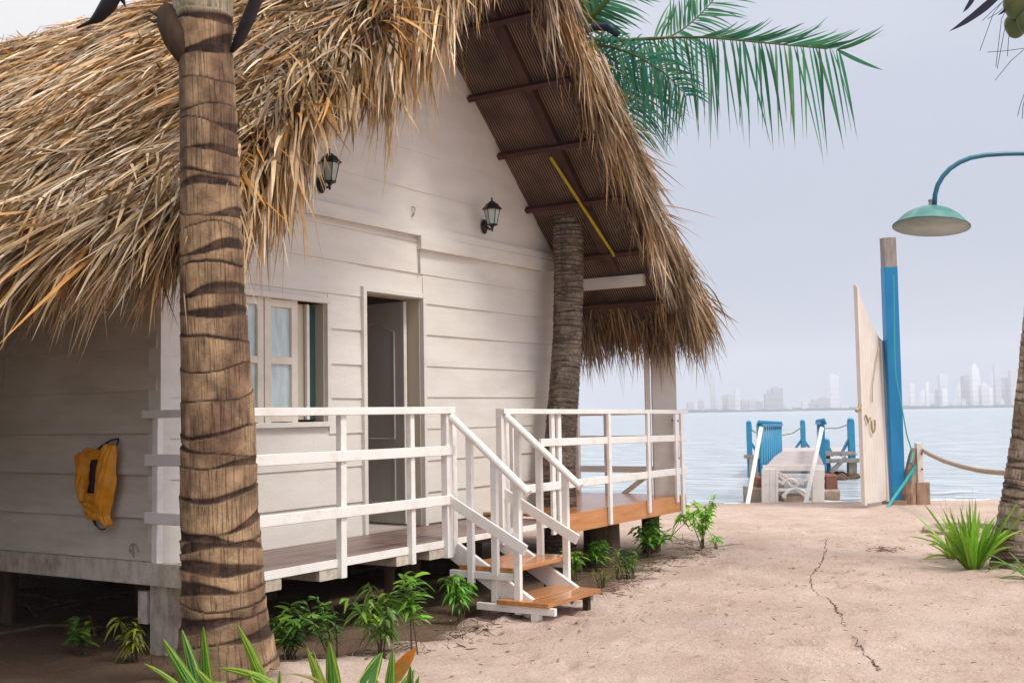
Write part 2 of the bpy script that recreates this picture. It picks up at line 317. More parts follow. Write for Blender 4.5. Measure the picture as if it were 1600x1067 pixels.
X,Y=np.meshgrid(gx,gy,indexing='ij'); Z=gz(X,Y); Z=np.maximum(Z,-7)
nx,ny=X.shape; ii=np.arange(nx*ny).reshape(nx,ny)
F=np.stack([ii[:-1,:-1],ii[1:,:-1],ii[1:,1:],ii[:-1,1:]],-1).reshape(-1,4)
S=soilmask(X,Y).ravel(); back=(np.clip((Y-12.5)/.5,0,1)*np.clip((X*0+1),0,1)).ravel()
Fw=(X*FX+Y*FY-(19.2+(X*FY-Y*FX)*.12)).ravel()
wet=np.clip((Fw+1.0)/.6,0,1)
cs=np.array([.64,.505,.43]); cd=np.array([.175,.12,.085]); cw=np.array([.33,.27,.24])
C=cs[None]*(1-S[:,None])+cd[None]*S[:,None]; C=C*(1-wet[:,None]*.5)+cw[None]*wet[:,None]*.5
g=MB(); g.add(np.stack([X.ravel(),Y.ravel(),Z.ravel()],1),F,C)
def sandmat():
    m=mat('sand',(1,1,1),.95,.1,(.80,.75,.72),(1.3,1.3,1.3),attr=True); n=m.node_tree; N=n.nodes; Lk=n.links; p=N['Principled BSDF']
    tc=N.new('ShaderNodeTexCoord'); hs=[]
    for sc,am in ((9,.5),(38,.35),(150,.22)):
        a=N.new('ShaderNodeTexNoise'); a.inputs['Scale'].default_value=sc; a.inputs['Detail'].default_value=4; Lk.new(tc.outputs['Object'],a.inputs['Vector'])
        mm=N.new('ShaderNodeMath'); mm.operation='MULTIPLY'; mm.inputs[1].default_value=am; Lk.new(a.outputs[0],mm.inputs[0]); hs.append(mm)
    a1=N.new('ShaderNodeMath'); Lk.new(hs[0].outputs[0],a1.inputs[0]); Lk.new(hs[1].outputs[0],a1.inputs[1])
    a2=N.new('ShaderNodeMath'); Lk.new(a1.outputs[0],a2.inputs[0]); Lk.new(hs[2].outputs[0],a2.inputs[1])
    bp=N.new('ShaderNodeBump'); bp.inputs['Strength'].default_value=1.0; bp.inputs['Distance'].default_value=.06; Lk.new(a2.outputs[0],bp.inputs['Height']); Lk.new(bp.outputs[0],p.inputs['Normal'])
    # shell grit and grains
    vo=N.new('ShaderNodeTexVoronoi'); vo.inputs['Scale'].default_value=55; Lk.new(tc.outputs['Object'],vo.inputs['Vector'])
    r=N.new('ShaderNodeMapRange'); r.inputs[1].default_value=.10; r.inputs[2].default_value=.16; r.inputs[3].default_value=1; r.inputs[4].default_value=0; Lk.new(vo.outputs['Distance'],r.inputs[0])
    gt=N.new('ShaderNodeMath'); gt.operation='GREATER_THAN'; gt.inputs[1].default_value=.80; sep=N.new('ShaderNodeSeparateColor'); Lk.new(vo.outputs['Color'],sep.inputs[0]); Lk.new(sep.outputs[0],gt.inputs[0])
    mu=N.new('ShaderNodeMath'); mu.operation='MULTIPLY'; Lk.new(r.outputs[0],mu.inputs[0]); Lk.new(gt.outputs[0],mu.inputs[1])
    src=p.inputs['Base Color'].links[0].from_socket
    gc=N.new('ShaderNodeValToRGB'); gc.color_ramp.elements[0].color=(.16,.11,.09,1); gc.color_ramp.elements[1].color=(.75,.68,.62,1); gc.color_ramp.elements[0].position=.55; gc.color_ramp.elements[1].position=.6; Lk.new(sep.outputs[1],gc.inputs[0])
    mx=N.new('ShaderNodeMix'); mx.data_type='RGBA'; Lk.new(mu.outputs[0],mx.inputs[0]); Lk.new(src,mx.inputs[6]); Lk.new(gc.outputs[0],mx.inputs[7])
    # medium speckle
    n2=N.new('ShaderNodeTexNoise'); n2.inputs['Scale'].default_value=24; n2.inputs['Detail'].default_value=8; n2.inputs['Roughness'].default_value=.75; Lk.new(tc.outputs['Object'],n2.inputs['Vector'])
    r2=N.new('ShaderNodeMapRange'); r2.inputs[1].default_value=.3; r2.inputs[2].default_value=.7; r2.inputs[3].default_value=.84; r2.inputs[4].default_value=1.12; Lk.new(n2.outputs[0],r2.inputs[0])
    m3=N.new('ShaderNodeMix'); m3.data_type='RGBA'; m3.blend_type='MULTIPLY'; m3.inputs[0].default_value=1; Lk.new(mx.outputs[2],m3.inputs[6]); Lk.new(r2.outputs[0],m3.inputs[7])
    Lk.new(m3.outputs[2],p.inputs['Base Color']); return m
M['sand']=sandmat()
struct(g.build('sand_ground',M['sand'],smooth=True))
def watermat():
    m=bpy.data.materials.new('sea_water'); m.use_nodes=True; n=m.node_tree; N=n.nodes; Lk=n.links; p=N['Principled BSDF']
    p.inputs['Base Color'].default_value=(.26,.33,.37,1); p.inputs['Roughness'].default_value=.18; p.inputs['Specular IOR Level'].default_value=.6
    tc=N.new('ShaderNodeTexCoord'); mp=N.new('ShaderNodeMapping'); mp.inputs['Rotation'].default_value=(0,0,-AZ); mp.inputs['Scale'].default_value=(1.6,.42,1); Lk.new(tc.outputs['Object'],mp.inputs[0])
    a=N.new('ShaderNodeTexNoise'); a.inputs['Scale'].default_value=1.3; a.inputs['Detail'].default_value=7; a.inputs['Roughness'].default_value=.62; Lk.new(mp.outputs[0],a.inputs['Vector'])
    bp=N.new('ShaderNodeBump'); bp.inputs['Strength'].default_value=.75; bp.inputs['Distance'].default_value=.22; Lk.new(a.outputs[0],bp.inputs['Height']); Lk.new(bp.outputs[0],p.inputs['Normal'])
    r=N.new('ShaderNodeMapRange'); r.inputs[1].default_value=.42; r.inputs[2].default_value=.62; Lk.new(a.outputs[0],r.inputs[0])
    mx=N.new('ShaderNodeMix'); mx.data_type='RGBA'; mx.inputs[6].default_value=(.27,.34,.38,1); mx.inputs[7].default_value=(.50,.55,.59,1); Lk.new(r.outputs[0],mx.inputs[0])
    Lk.new(mx.outputs[2],p.inputs['Base Color']); return m
M['sea']=watermat()
s=MB(); a0=[]
lat=lambda F,l:(F*FX+l*FY,F*FY-l*FX)
Fs=np.concatenate([np.linspace(16,60,90),np.geomspace(62,6000,40)]); Ls=np.concatenate([-np.geomspace(14,6000,30)[::-1],np.linspace(-13,13,60),np.geomspace(14,6000,30)])
FF,LL=np.meshgrid(Fs,Ls,indexing='ij'); Zw=-1.665+.012*np.sin(FF*3.1+.4*np.sin(LL*.7))*np.exp(-(FF-19)/14)
ii=np.arange(FF.size).reshape(FF.shape); Fq=np.stack([ii[:-1,:-1],ii[1:,:-1],ii[1:,1:],ii[:-1,1:]],-1).reshape(-1,4)[:, ::-1]
s.add(np.stack([(FF*FX+LL*FY).ravel(),(FF*FY-LL*FX).ravel(),Zw.ravel()],1),Fq)
struct(s.build('sea_water',M['sea'],smooth=True))
# foam line at the water's edge
fm=MB()
for k,(off,wd,a) in enumerate([(0,.42,.85),(.8,.16,.75),(2.0,.16,.7)]):
    l=np.linspace(-14,9,420); base=19.35+off+.35*np.sin(l*.5*1)+l*.12*1.0+.10*np.sin(l*2.7+k)+.05*np.sin(l*7+k*2)
    keep=(fb(l*1.7,l*0+k*9,21+k,3,1.3)>(-.9 if k==0 else .25))
    wv=wd*(.55+.45*np.abs(fb(l*3,l*0,31+k,3,2)))
    for i in range(len(l)-1):
        if keep[i]:
            f0,f1=base[i],base[i+1]; w0,w1=wv[i],wv[i+1]; z=-1.635+.004*k
            fm.add([(*lat(f0,l[i]),z),(*lat(f1,l[i+1]),z),(*lat(f1+w1,l[i+1]),z),(*lat(f0+w0,l[i]),z)],[(0,1,2,3)])
M['foam']=mat('foam',(.72,.74,.76),.7,.3,(.75,.78,.8),(12,12,12))
o=fm.build('sea_foam',M['foam']); o['kind']='stuff'
# far shore
D0=1900.
ls=MB()
l=np.linspace(-900,1100,400); h=5+4*np.abs(fb(l*.02,l*0,41,4,1.0))+3*fb(l*.1,l*0,42,3,1)
V=[];Fc=[]
for i,(a,b) in enumerate(zip(l,h)):
    p=lat(D0-80,a); q=lat(D0+60,a); V+= [(*p,-1.7),(*p,-1.7+max(1.5,b*.45)),(*q,-1.7+max(2,b*.8))]
for i in range(len(l)-1): k=3*i; Fc+=[(k,k+3,k+4,k+1),(k+1,k+4,k+5,k+2)]
ls.add(V,Fc); struct(ls.build('far_shore',M['shorebush']))
# city towers: pixel centre, pixel width, pixel top, tone, form
towers=[(1079,10,628,.55,0),(1096,9,626,.5,0),(1115,7,573,.6,1),(1125,7,624,.7,0),(1132,10,617,.5,2),(1144,14,616,.6,0),(1153,8,609,.75,0),(1163,9,625,.5,0),(1175,10,625,.55,0),(1186,11,627,.5,0),(1202,13,609,.42,2),(1215,16,606,.42,0),(1232,10,634,.7,0),(1244,9,635,.75,0),(1258,9,626,.8,0),(1272,22,624,.5,3),(1288,16,622,.5,0),(1304,14,586,.85,0),(1319,12,633,.8,3),
 (1426,7,600,.95,0),(1443,8,608,.9,1),(1456,6,615,.85,0),(1467,8,608,.7,0),(1475,12,585,.72,0),(1476,8,607,.95,0),(1492,14,623,.8,3),(1506,6,624,.75,0),(1513,15,587,.45,0),(1516,9,607,.95,2),(1525,11,565,.92,1),(1536,8,607,.6,0),(1539,12,596,.75,1),(1548,7,606,.95,0),(1560,9,569,.62,0),(1566,6,624,.9,3),(1573,10,590,.66,0),(1585,11,577,.64,0),(1450,5,597,.9,0),(1500,5,598,.95,1),(1530,6,589,.9,0),(1554,6,584,.9,0)]
ordn=['first','second','third','fourth','fifth','sixth','seventh','eighth','ninth','tenth','eleventh','twelfth','thirteenth','fourteenth','fifteenth','sixteenth','seventeenth','eighteenth','nineteenth','twentieth','twenty-first','twenty-second','twenty-third','twenty-fourth']
towers.sort()
nl=0;nr=0
for (px,wp,ty,tone,form) in towers:
    left=px<1340; d=D0*(1+random.uniform(-.02,.04)); base=at(px,643-(px-1340)*.0168+6,d); top=at(px,ty,d)
    wd=wp/FPX*d; cx,cy=base[0],base[1]; z0=-1.6; z1=top[2]; b=MB()
    c0=np.array([.92,.90,.95])*tone*.95; hw=wd/2; dp=hw*.9
    def blk(x0,x1,za,zb,sc=1.0):
        for fl in range(1):
            P=[(x,y) for x,y in ((-1,-1),(1,-1),(1,1),(-1,1))]
            V=[]
            for z in (za,zb):
                for x,y in P: V.append((cx+FY*(x0 if x<0 else x1)+FX*dp*y*sc, cy-FX*(x0 if x<0 else x1)+FY*dp*y*sc, z))
            b.add(V,[(0,1,5,4),(1,2,6,5),(2,3,7,6),(3,0,4,7),(4,5,6,7)],c0)
    if form==0: blk(-hw,hw,z0,z1); blk(-hw*.4,hw*.2,z1,z1+wd*.12,.4)
    elif form==1:
        zz=z0+(z1-z0)*.86; blk(-hw,hw,z0,zz); blk(-hw*.55,hw*.55,zz,z0+(z1-z0)*.93,.6); blk(-hw*.15,hw*.15,z0+(z1-z0)*.93,z1,.2)
    elif form==2: zz=z0+(z1-z0)*.82; blk(-hw,hw,z0,zz); blk(-hw*.3,hw*.7,zz,z1,.6)
    else: blk(-hw,-hw*.2,z0,z0+(z1-z0)*.7); blk(-hw*.2,hw*.4,z0,z1,.9); blk(hw*.4,hw,z0,z0+(z1-z0)*.8)
    # floor bands stand 0.3 m proud of the faces
    nb=int((z1-z0)/9)
    for k in range(1,nb):
        zz=z0+k*9
        if zz<z0+(z1-z0)*.68:
            c0s=c0; c0=c0*.86; blk(-hw-.3,hw+.3,zz,zz+1.6,1.02); c0=c0s
    o=b.build('city_tower' if ty<612 else 'city_block',M['city'])
    if left: nl+=1; od=ordn[nl-1]; side='left of the gate'
    else: nr+=1; od=ordn[nr-1]; side='right of the blue post'
    tn='pale' if tone>.75 else 'grey' if tone>.5 else 'darker'
    kind={0:'slab',1:'spired',2:'stepped',3:'low clustered'}[form]; ht='very tall' if ty<580 else 'tall' if ty<600 else 'mid height' if ty<616 else 'low'
    tagg(o,f'{ht} {tn} {kind} building, {od} in the hazy skyline {side}','building','towers of the city across the water'); recenter(o,(cx,cy,z0))
# ------------------------------------------------------------------ CABIN
WY=6.2; WX0=5.29; WX1=10.79; ZF=-.98; CX=8.04; SL=.91; RZ=1.67+SL*(10.79-CX)   # underside of the ridge
BY=12.3
def roofz(x): return RZ-SL*abs(x-CX)
cab=thing('beach_cabin','white clapboard beach cabin on short piles under a shaggy dry palm thatch gable roof','cabin',(8.04,8.5,-1.57))
def lap(mb,o,u,nrm,u0,u1,z0,z1,t=.022,top=None,sk=0.0):
    t=t*.62
    """one lapped clapboard; o origin of the wall line, u along it, nrm outwards; top may clip the ends along the gable"""
    o=np.array(o,float);u=np.array(u,float);nrm=np.array(nrm,float)
    a0,a1,b0,b1=u0,u1,u0,u1
    if top is not None: a0,a1=top(z0); b0,b1=top(z1)
    a0=max(a0,u0);b0=max(b0,u0);a1=min(a1,u1);b1=min(b1,u1)
    if b0>=b1: b0=b1=(b0+b1)/2
    if a1-a0<.02: return
    up=np.array([0,0,1.]); g=.004
    P=lambda s,z,n: o+u*s+nrm*n+up*z
    V=[P(a0,z0,t),P(a1,z0+sk,t),P(b1,z1,g),P(b0,z1,g),P(a0,z0,0),P(a1,z0+sk,0),P(b1,z1,0),P(b0,z1,0)]
    mb.add(V,[(0,1,2,3),(4,5,1,0),(5,6,2,1),(7,4,0,3)])
fw=MB(); up=(1,0,0); nf=(0,-1,0); fo=(0,WY,0)
def clip(z):   # width of the gable at height z
    hh=(RZ-z)/SL; return CX-hh,CX+hh
DX0,DX1,DZ1=7.46,8.26,1.07; VX0,VX1,VZ0,VZ1=5.62,6.98,-.03,.93
r_=random.Random(3)
z=-.98
for k in range(8):   # below the beam
    z1=z+.285
    if z1>1.60: z1=1.60
    segs=[(WX0,DX0-.045),(DX1+.045,WX1)] if z<DZ1-.02 else [(WX0,8.22),(8.22,WX1)]
    for (a,b) in segs:
        if a<VX1 and z<VZ1-.02 and z1>VZ0+.02: ss=[(a,VX0-.03),(VX1+.03,b)]
        else: ss=[(a,b)]
        for (c,d) in ss:
            zz=z+(.012 if c>DX1 else 0)+r_.uniform(-.005,.005)
            lap(fw,fo,up,nf,c,d,zz,min(z1+.02,1.6),t=.024+r_.uniform(-.003,.006),sk=r_.uniform(-.006,.006))
    z=z1
while z<1.6: lap(fw,fo,up,nf,WX0,WX1,z,min(z+.3,1.62)); z+=.285
z=1.70
while z<RZ-.1:
    z1=z+.36; lap(fw,fo,up,nf,-99,99,z,min(z1+.015,RZ-.02),t=.017,top=clip); z=z1
# backing sheet, in pieces round the openings
def bk(x0,x1,z0,z1): fw.box((x0,WY,z0),(x1,WY+.13,z1))
bk(WX0,VX0,-.98,1.7); bk(VX0,VX1,-.98,VZ0); bk(VX0,VX1,VZ1,1.7); bk(VX1,DX0,-.98,1.7); bk(DX0,DX1,DZ1,1.7); bk(DX1,WX1,-.98,1.7)
fw.add([(CX-(RZ-1.7)/SL,WY,1.7),(CX+(RZ-1.7)/SL,WY,1.7),(CX,WY,RZ),(CX-(RZ-1.7)/SL,WY+.13,1.7),(CX+(RZ-1.7)/SL,WY+.13,1.7),(CX,WY+.13,RZ)],[(0,1,2),(5,4,3),(0,2,5,3),(1,4,5,2)])
fw.build('front_wall',M['white'],cab)
b=MB()
b.box((WX0+.02,WY-.055,1.64),(8.22,WY-.001,1.755)); b.beam((8.22,WY-.03,1.585),(WX1+.02,WY-.03,1.57+.03),.06,.13,ch=.004)
b.box((8.22,WY-.045,1.655),(WX1+.02,WY-.002,1.735))
b.build('wall_beam',M['white'],cab)
b=MB(); b.beam((8.235,WY-.028,1.30),(8.235,WY-.028,1.60),.014,.012,up=(0,1,0)); b.build('batten',M['zinc'],cab)
b=MB()
x=WX0-.012; b.box((x-.01,WY-.035,-.98),(x+.075,WY-.001,1.6)); b.box((x-.01,WY-.001,-.98),(x+.0,WY+.09,1.6)); b.build('corner_board',M['white'],cab); b=MB()
b.box((WX1-.07,WY-.035,-.98),(WX1+.02,WY-.002,1.56)); b.build('corner_board',M['white'],cab)
# side wall facing the camera's left
sw=MB(); z=-.95; so_=(WX0,0,0)
for k in range(10):
    z1=z+.289
    brk=[WY+.0,WY+r_.uniform(.8,4),BY]
    for a,bb in zip(brk[:-1],brk[1:]): lap(sw,so_,(0,1,0),(-1,0,0),a+.003,bb-.003,z+r_.uniform(-.004,.004),min(z1+.015,1.68),t=.055)
    z=z1
    if z>1.6: break
sw.box((WX0,WY+.13,-.98),(WX0+.10,BY,1.67)); sw.build('side_wall',M['white_side'],cab)
b=MB(); b.box((WX1-.10,WY+.13,-.98),(WX1,BY,1.67)); 
for k in range(9): lap(b,(WX1,0,0),(0,1,0),(1,0,0),WY,BY,-.98+k*.29,-.98+(k+1)*.29+.01,t=.024)
b.build('side_wall',M['white'],cab)
b=MB(); b.box((WX0,BY,-.98),(WX1,BY+.1,1.67)); b.add([(WX0,BY,1.67),(WX1,BY,1.67),(CX,BY,RZ),(WX0,BY+.1,1.67),(WX1,BY+.1,1.67),(CX,BY+.1,RZ)],[(0,2,1),(3,4,5),(0,3,5,2),(1,2,5,4)]); b.build('back_wall',M['white'],cab)
b=MB(); b.box((WX0+.10,WY+.13,-1.04),(WX1-.10,BY,-.985)); b.box((WX0+.10,WY+.13,1.5),(WX1-.10,BY,1.54)); b.box((9.3,WY+.13,-.985),(9.34,BY,1.5)); b.box((6.0,8.6,-.985),(9.3,8.64,1.5)); b.build('interior_partition',M['interior'],cab)
b=MB(); b.box((5.215,5.30,-1.105),(5.262,BY,-.955)); b.build('skirt_board',M['dirtywhite'],cab)
# door: frame, leaf swung inwards, handle
b=MB()
b.beam((DX0-.022,WY-.02,-.98),(DX0-.022,WY-.02,DZ1+.03),.045,.055,up=(0,1,0)); b.beam((DX1+.022,WY-.02,-.98),(DX1+.022,WY-.02,DZ1+.03),.045,.055,up=(0,1,0))
b.beam((DX0-.044,WY-.018,DZ1+.02),(DX1+.044,WY-.018,DZ1+.02),.05,.04)
fr=b.build('door_frame',M['white'],cab)
b=MB(); b.box((DX1-.006,WY+.002,-.98),(DX1+.02,WY+.16,DZ1)); b.box((DX0-.02,WY+.002,-.98),(DX0+.006,WY+.16,DZ1)); b.box((DX0,WY+.002,DZ1-.006),(DX1,WY+.16,DZ1+.02)); b.build('jamb',M['jamb'],fr)
hx,hy=8.205,WY+.13; da=R(82); dd=np.array([math.cos(da),math.sin(da),0]); dn=np.array([-math.sin(da),math.cos(da),0])
b=MB(); p0=np.array([hx,hy,0]); 
V=[p0+dd*a+dn*n+np.array([0,0,zz]) for a in (0,.78) for n in (-.02,.02) for zz in (-.965,1.05)]
b.add(V,[(0,1,3,2),(4,6,7,5),(0,4,5,1),(2,3,7,6),(0,2,6,4),(1,5,7,3)])
dl=b.build('door',M['door'],cab,label='panelled door standing open inwards')
b=MB()
def mould(pts,n): b.tube([p0+dd*a+dn*n+np.array([0,0,zz]) for a,zz in pts],.011,6)
for n in (.022,):
    for (za,zb) in ((-.78,-.32),(-.20,.78)):
        pts=[(.12,za),(.66,za),(.66,zb)]
        if zb>.5: pts+= [(.60,zb+.01),(.50,zb+.07),(.39,zb+.10),(.28,zb+.07),(.18,zb+.01)]
        pts+=[(.12,zb),(.12,za)]
        for q,r in zip(pts[:-1],pts[1:]): mould([q,r],n)
b.build('panel_moulding',M['door'],dl)
b=MB(); b.beam(p0+dn*0+np.array([0,0,-.965])-dd*.004,p0+np.array([0,0,1.05])-dd*.004,.036,.008,up=tuple(dd)); b.build('door_edge',M['white'],dl)
b=MB(); 
for n in (.05,-.05): b.tube([p0+dd*.71+dn*n*.3+np.array([0,0,.03]),p0+dd*.71+dn*n+np.array([0,0,.03]),p0+dd*.62+dn*n+np.array([0,0,.03])],.009,8)
b.build('handle',M['brass'],dl)
# window
b=MB()
b.beam((VX0-.02,WY-.02,VZ1+.02),(VX1+.02,WY-.02,VZ1+.02),.05,.045); b.beam((VX0-.02,WY-.02,VZ0-.02),(VX1+.02,WY-.02,VZ0-.02),.05,.04)
b.beam((VX0-.01,WY-.018,VZ0),(VX0-.01,WY-.018,VZ1),.045,.045,up=(0,1,0)); b.beam((VX1+.01,WY-.018,VZ0),(VX1+.01,WY-.018,VZ1),.045,.045,up=(0,1,0))
wn=b.build('window',M['white'],cab)
b=MB(); b.box((VX0,WY+.002,VZ0-.02),(VX0+.006,WY+.15,VZ1+.02)); b.box((VX1-.02,WY+.002,VZ0-.02),(VX1-.0,WY+.15,VZ1+.02)); b.box((VX0,WY+.002,VZ0-.02),(VX1,WY+.15,VZ0)); b.box((VX0,WY+.002,VZ1),(VX1,WY+.15,VZ1+.02)); b.build('reveal',M['jamb'],wn)
def sash(x0,x1,y,z0,z1,st,m,pm,rows=2,name='sash'):
    b=MB(); b.beam((x0+st/2,y,z0),(x0+st/2,y,z1),.04,st,up=(1,0,0)); b.beam((x1-st/2,y,z0),(x1-st/2,y,z1),.04,st,up=(1,0,0))
    for zz in np.linspace(z0+st/2,z1-st/2,rows+1): b.beam((x0+st,y,zz),(x1-st,y,zz),.036,st if zz in (z0,z1) else st*.85)
    b.build(name,m,wn); b=MB(); b.box((x0+st*.8,y+.006,z0+st*.8),(x1-st*.8,y+.012,z1-st*.8)); b.build('pane',pm,wn)
sash(5.64,5.97,WY+.02,-.03,.93,.06,M['cream'],M['pane']); sash(5.975,6.285,WY+.02,-.03,.93,.065,M['cream'],M['pane']); sash(6.295,6.66,WY+.02,-.03,.93,.07,M['cream'],M['pane'])
b=MB(); b.box((6.66,WY+.045,-.01),(6.80,WY+.06,.91)); b.build('screen_panel',M['jamb'],wn)
b=MB(); b.beam((6.785,WY+.02,-.01),(6.785,WY+.02,.91),.03,.03,up=(1,0,0)); b.build('mullion',M['white'],wn)
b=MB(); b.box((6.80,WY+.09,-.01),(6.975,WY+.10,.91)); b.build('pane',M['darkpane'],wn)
b=MB(); b.beam((6.86,WY+.075,-.01),(6.86,WY+.075,.91),.02,.018,up=(1,0,0)); b.build('mullion',M['zinc'],wn)
# deck
DY=5.33
b=MB(); y=DY+.006
while y<WY-.02: b.box((5.265,y,-1.005+.001*random.random()),(9.22,min(y+.092,WY-.03),-.982+.0015*random.random())); y+=.099
b.build('deck_boards',M['deck_grey'],cab,label='weathered grey brown porch boards left of the steps')
b=MB(); y=DY-.03
while y<7.9:
    b.box((9.23 if y<WY-.06 else 10.82,y,-.965),(12.02,y+.095,-.94+.0015*random.random())); y+=.1
b.build('deck_boards',M['varnish'],cab,label='varnished orange deck boards right of the steps')
b=MB(); b.box((5.262,DY-.018,-1.04),(7.38,DY+.004,-.985)); b.box((7.38,DY-.018,-1.03),(9.2,DY+.004,-.985)); b.build('deck_edge_board',M['rail'],cab)
b=MB(); b.add([(9.22,DY-.055,-.942),(12.02,DY-.055,-.942),(12.02,DY-.055,-1.115),(9.42,DY-.055,-1.115),(9.22,DY-.055,-1.06),(9.22,DY-.031,-.942),(12.02,DY-.031,-.942),(12.02,DY-.031,-1.115),(9.42,DY-.031,-1.115),(9.22,DY-.031,-1.06)],[(0,4,3,2,1),(5,6,7,8,9),(0,1,6,5),(1,2,7,6),(2,3,8,7),(3,4,9,8),(4,0,5,9)])
b.box((12.021,DY-.05,-1.11),(12.045,7.9,-.944)); b.build('fascia_board',M['fascia'],cab)
for x in (5.45,6.01,6.86,7.27,8.45):
    b=MB(); b.beam((x,DY-.012,-1.075),(x,WY+.6,-1.075),.19,.085,ch=.004); b.build('joist',M['dirtywhite'],cab)
for (x,y) in ((5.36,6.19),):
    b=MB(); b.beam((x,y,-1.60),(x,y,-1.106),.17,.17); b.box((x-.09,y+.11,-1.38),(x-.05,y+.2,-1.16)); b.build('corner_pile',M['dirtywhite'],cab)
for (x,y,r) in ((10.6,5.62,.19),(11.75,5.6,.10),(7.05,5.62,.045),(8.9,5.62,.07),(8.35,6.4,.09),(9.6,6.6,.12),(10.6,7.6,.12),(11.85,7.6,.09),(6.4,6.5,.09),(7.4,7.3,.1),(5.6,8.4,.1),(5.6,10.4,.1),(5.6,12.0,.1),(7.4,9.5,.1),(8.9,8.2,.1),(8.9,11.8,.1)):
    b=MB(); b.tube([(x,y,-1.66),(x+.01,y,-1.3),(x,y,-1.05)],[r*1.05,r,r],14); b.build('pile',M['pile'],cab)
b=MB(); b.box((6.6,7.9,-1.66),(10.7,8.05,-1.02)); b.box((9.2,6.35,-1.66),(9.35,7.9,-1.02)); b.build('underfloor_shade_block',M['pile'],cab)  # hidden dark blocks added beneath the floor to keep the space there dark
# big porch post with its cleats and line
b=MB(); b.beam((11.92,5.47,-.94),(11.92,5.47,1.2),.28,.09,up=(FX,FY,0),ch=.006); b.beam((11.80,5.62,-.94),(11.80,5.62,1.0),.06,.06,up=(FX,FY,0),ch=.004); pp=b.build('porch_post',M['white'],cab)
b=MB(); b.tube([(11.86,5.35,-.09),(11.99,5.33,-.10)],.012,6); b.tube([(11.90,5.35,-.53),(12.0,5.33,-.52)],.013,6); b.tube([(11.93,5.345,-.09),(11.97,5.34,-.3),(11.98,5.34,-.5)],.008,6); b.tube([(11.93,5.34,-.09),(11.92,5.34,-.14),(11.95,5.34,-.16)],.008,6); b.build('cleat_line',M['brass'],pp)
# white plate beam and soffit
b=MB(); b.beam((10.99,5.24,1.42),(10.99,BY,1.42),.07,.125); b.build('wall_plate',M['white'],cab)
VY=5.02      # front edge of the roof frame
b=MB()
for sgn in (-1,1):
    xe=CX+sgn*(3.5 if sgn<0 else 3.62); n=np.array([sgn*SL,0,1.])/math.hypot(SL,1)
    V=[(CX,VY,RZ),(xe,VY,roofz(xe)),(xe,BY+.6,roofz(xe)),(CX,BY+.6,RZ)]; Ls_=3.75*math.hypot(SL,1); W_=BY+.6-VY
    b.add(V,[(0,1,2,3) if sgn>0 else (3,2,1,0)],uv=[(0,0),(0,Ls_),(W_,Ls_),(W_,0)])
b.build('reed_soffit',M['matting'],cab)
for sgn in (-1,1):
    for yy,wd in ((VY+.06,.09),(5.53,.10),(6.9,.1),(8.4,.1),(10,.1),(12.0,.1)):
        b=MB(); xe=CX+sgn*(3.3 if sgn<0 else 2.84); n=np.array([sgn*SL,0,1.])/math.hypot(SL,1)*.05
        b.beam((CX+sgn*.03,yy,RZ-.045),(xe,yy,roofz(xe)-.07),wd,.07,up=tuple(n)); b.build('rafter',M['darkwood'],cab)
    for i in range(6):
        x=CX+sgn*(.53+.525*i); y1=WY-.01 if abs(x-CX)<2.75 else BY
        b=MB(); b.beam((x,VY+.02,roofz(x)-.10),(x,y1,roofz(x)-.10),.055,.06,up=(sgn*.67,0,.74)); b.build('purlin',M['darkwood'],cab)
b=MB(); b.beam((9.66,5.60,roofz(9.66)-.145),(10.66,5.42,roofz(10.66)-.13),.028,.02); b.build('yellow_strip',M['yellowstrip'],cab)
# ---- thatch
TH=MB(); nrm=math.hypot(SL,1)
def slope(sgn):
    d=np.array([sgn/nrm,0,-SL/nrm]); n=np.array([sgn*SL/nrm,0,1/nrm]); return d,n
SLEN=3.60*nrm; SLL=3.50*nrm
def thick(sgn,a): return (.16+.05*np.sin(a*1.3)) if sgn<0 else (.20+.13*np.clip((a-2.2)/2.0,0,1))
for sgn in (-1,1):   # solid inner layer; its near-black colour paints in shade between the leaves
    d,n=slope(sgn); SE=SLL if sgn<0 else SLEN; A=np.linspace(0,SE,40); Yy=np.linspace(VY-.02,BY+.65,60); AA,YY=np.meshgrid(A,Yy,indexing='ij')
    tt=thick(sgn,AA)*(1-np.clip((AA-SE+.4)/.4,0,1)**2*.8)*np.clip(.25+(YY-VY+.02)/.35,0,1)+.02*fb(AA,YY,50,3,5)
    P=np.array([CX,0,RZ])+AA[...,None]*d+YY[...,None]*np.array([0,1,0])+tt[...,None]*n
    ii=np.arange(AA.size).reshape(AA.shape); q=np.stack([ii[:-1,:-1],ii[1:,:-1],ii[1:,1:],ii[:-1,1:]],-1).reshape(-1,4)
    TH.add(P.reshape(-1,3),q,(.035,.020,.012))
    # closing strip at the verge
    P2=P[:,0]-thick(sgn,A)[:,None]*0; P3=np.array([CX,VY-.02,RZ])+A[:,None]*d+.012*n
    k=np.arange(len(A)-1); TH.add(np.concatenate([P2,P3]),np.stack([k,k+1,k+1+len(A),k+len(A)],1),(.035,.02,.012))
PAL=np.array([[.60,.41,.20],[.70,.51,.29],[.46,.29,.13],[.64,.34,.10],[.56,.26,.05],[.76,.60,.40],[.36,.24,.11],[.88,.74,.56],[.19,.11,.05]])
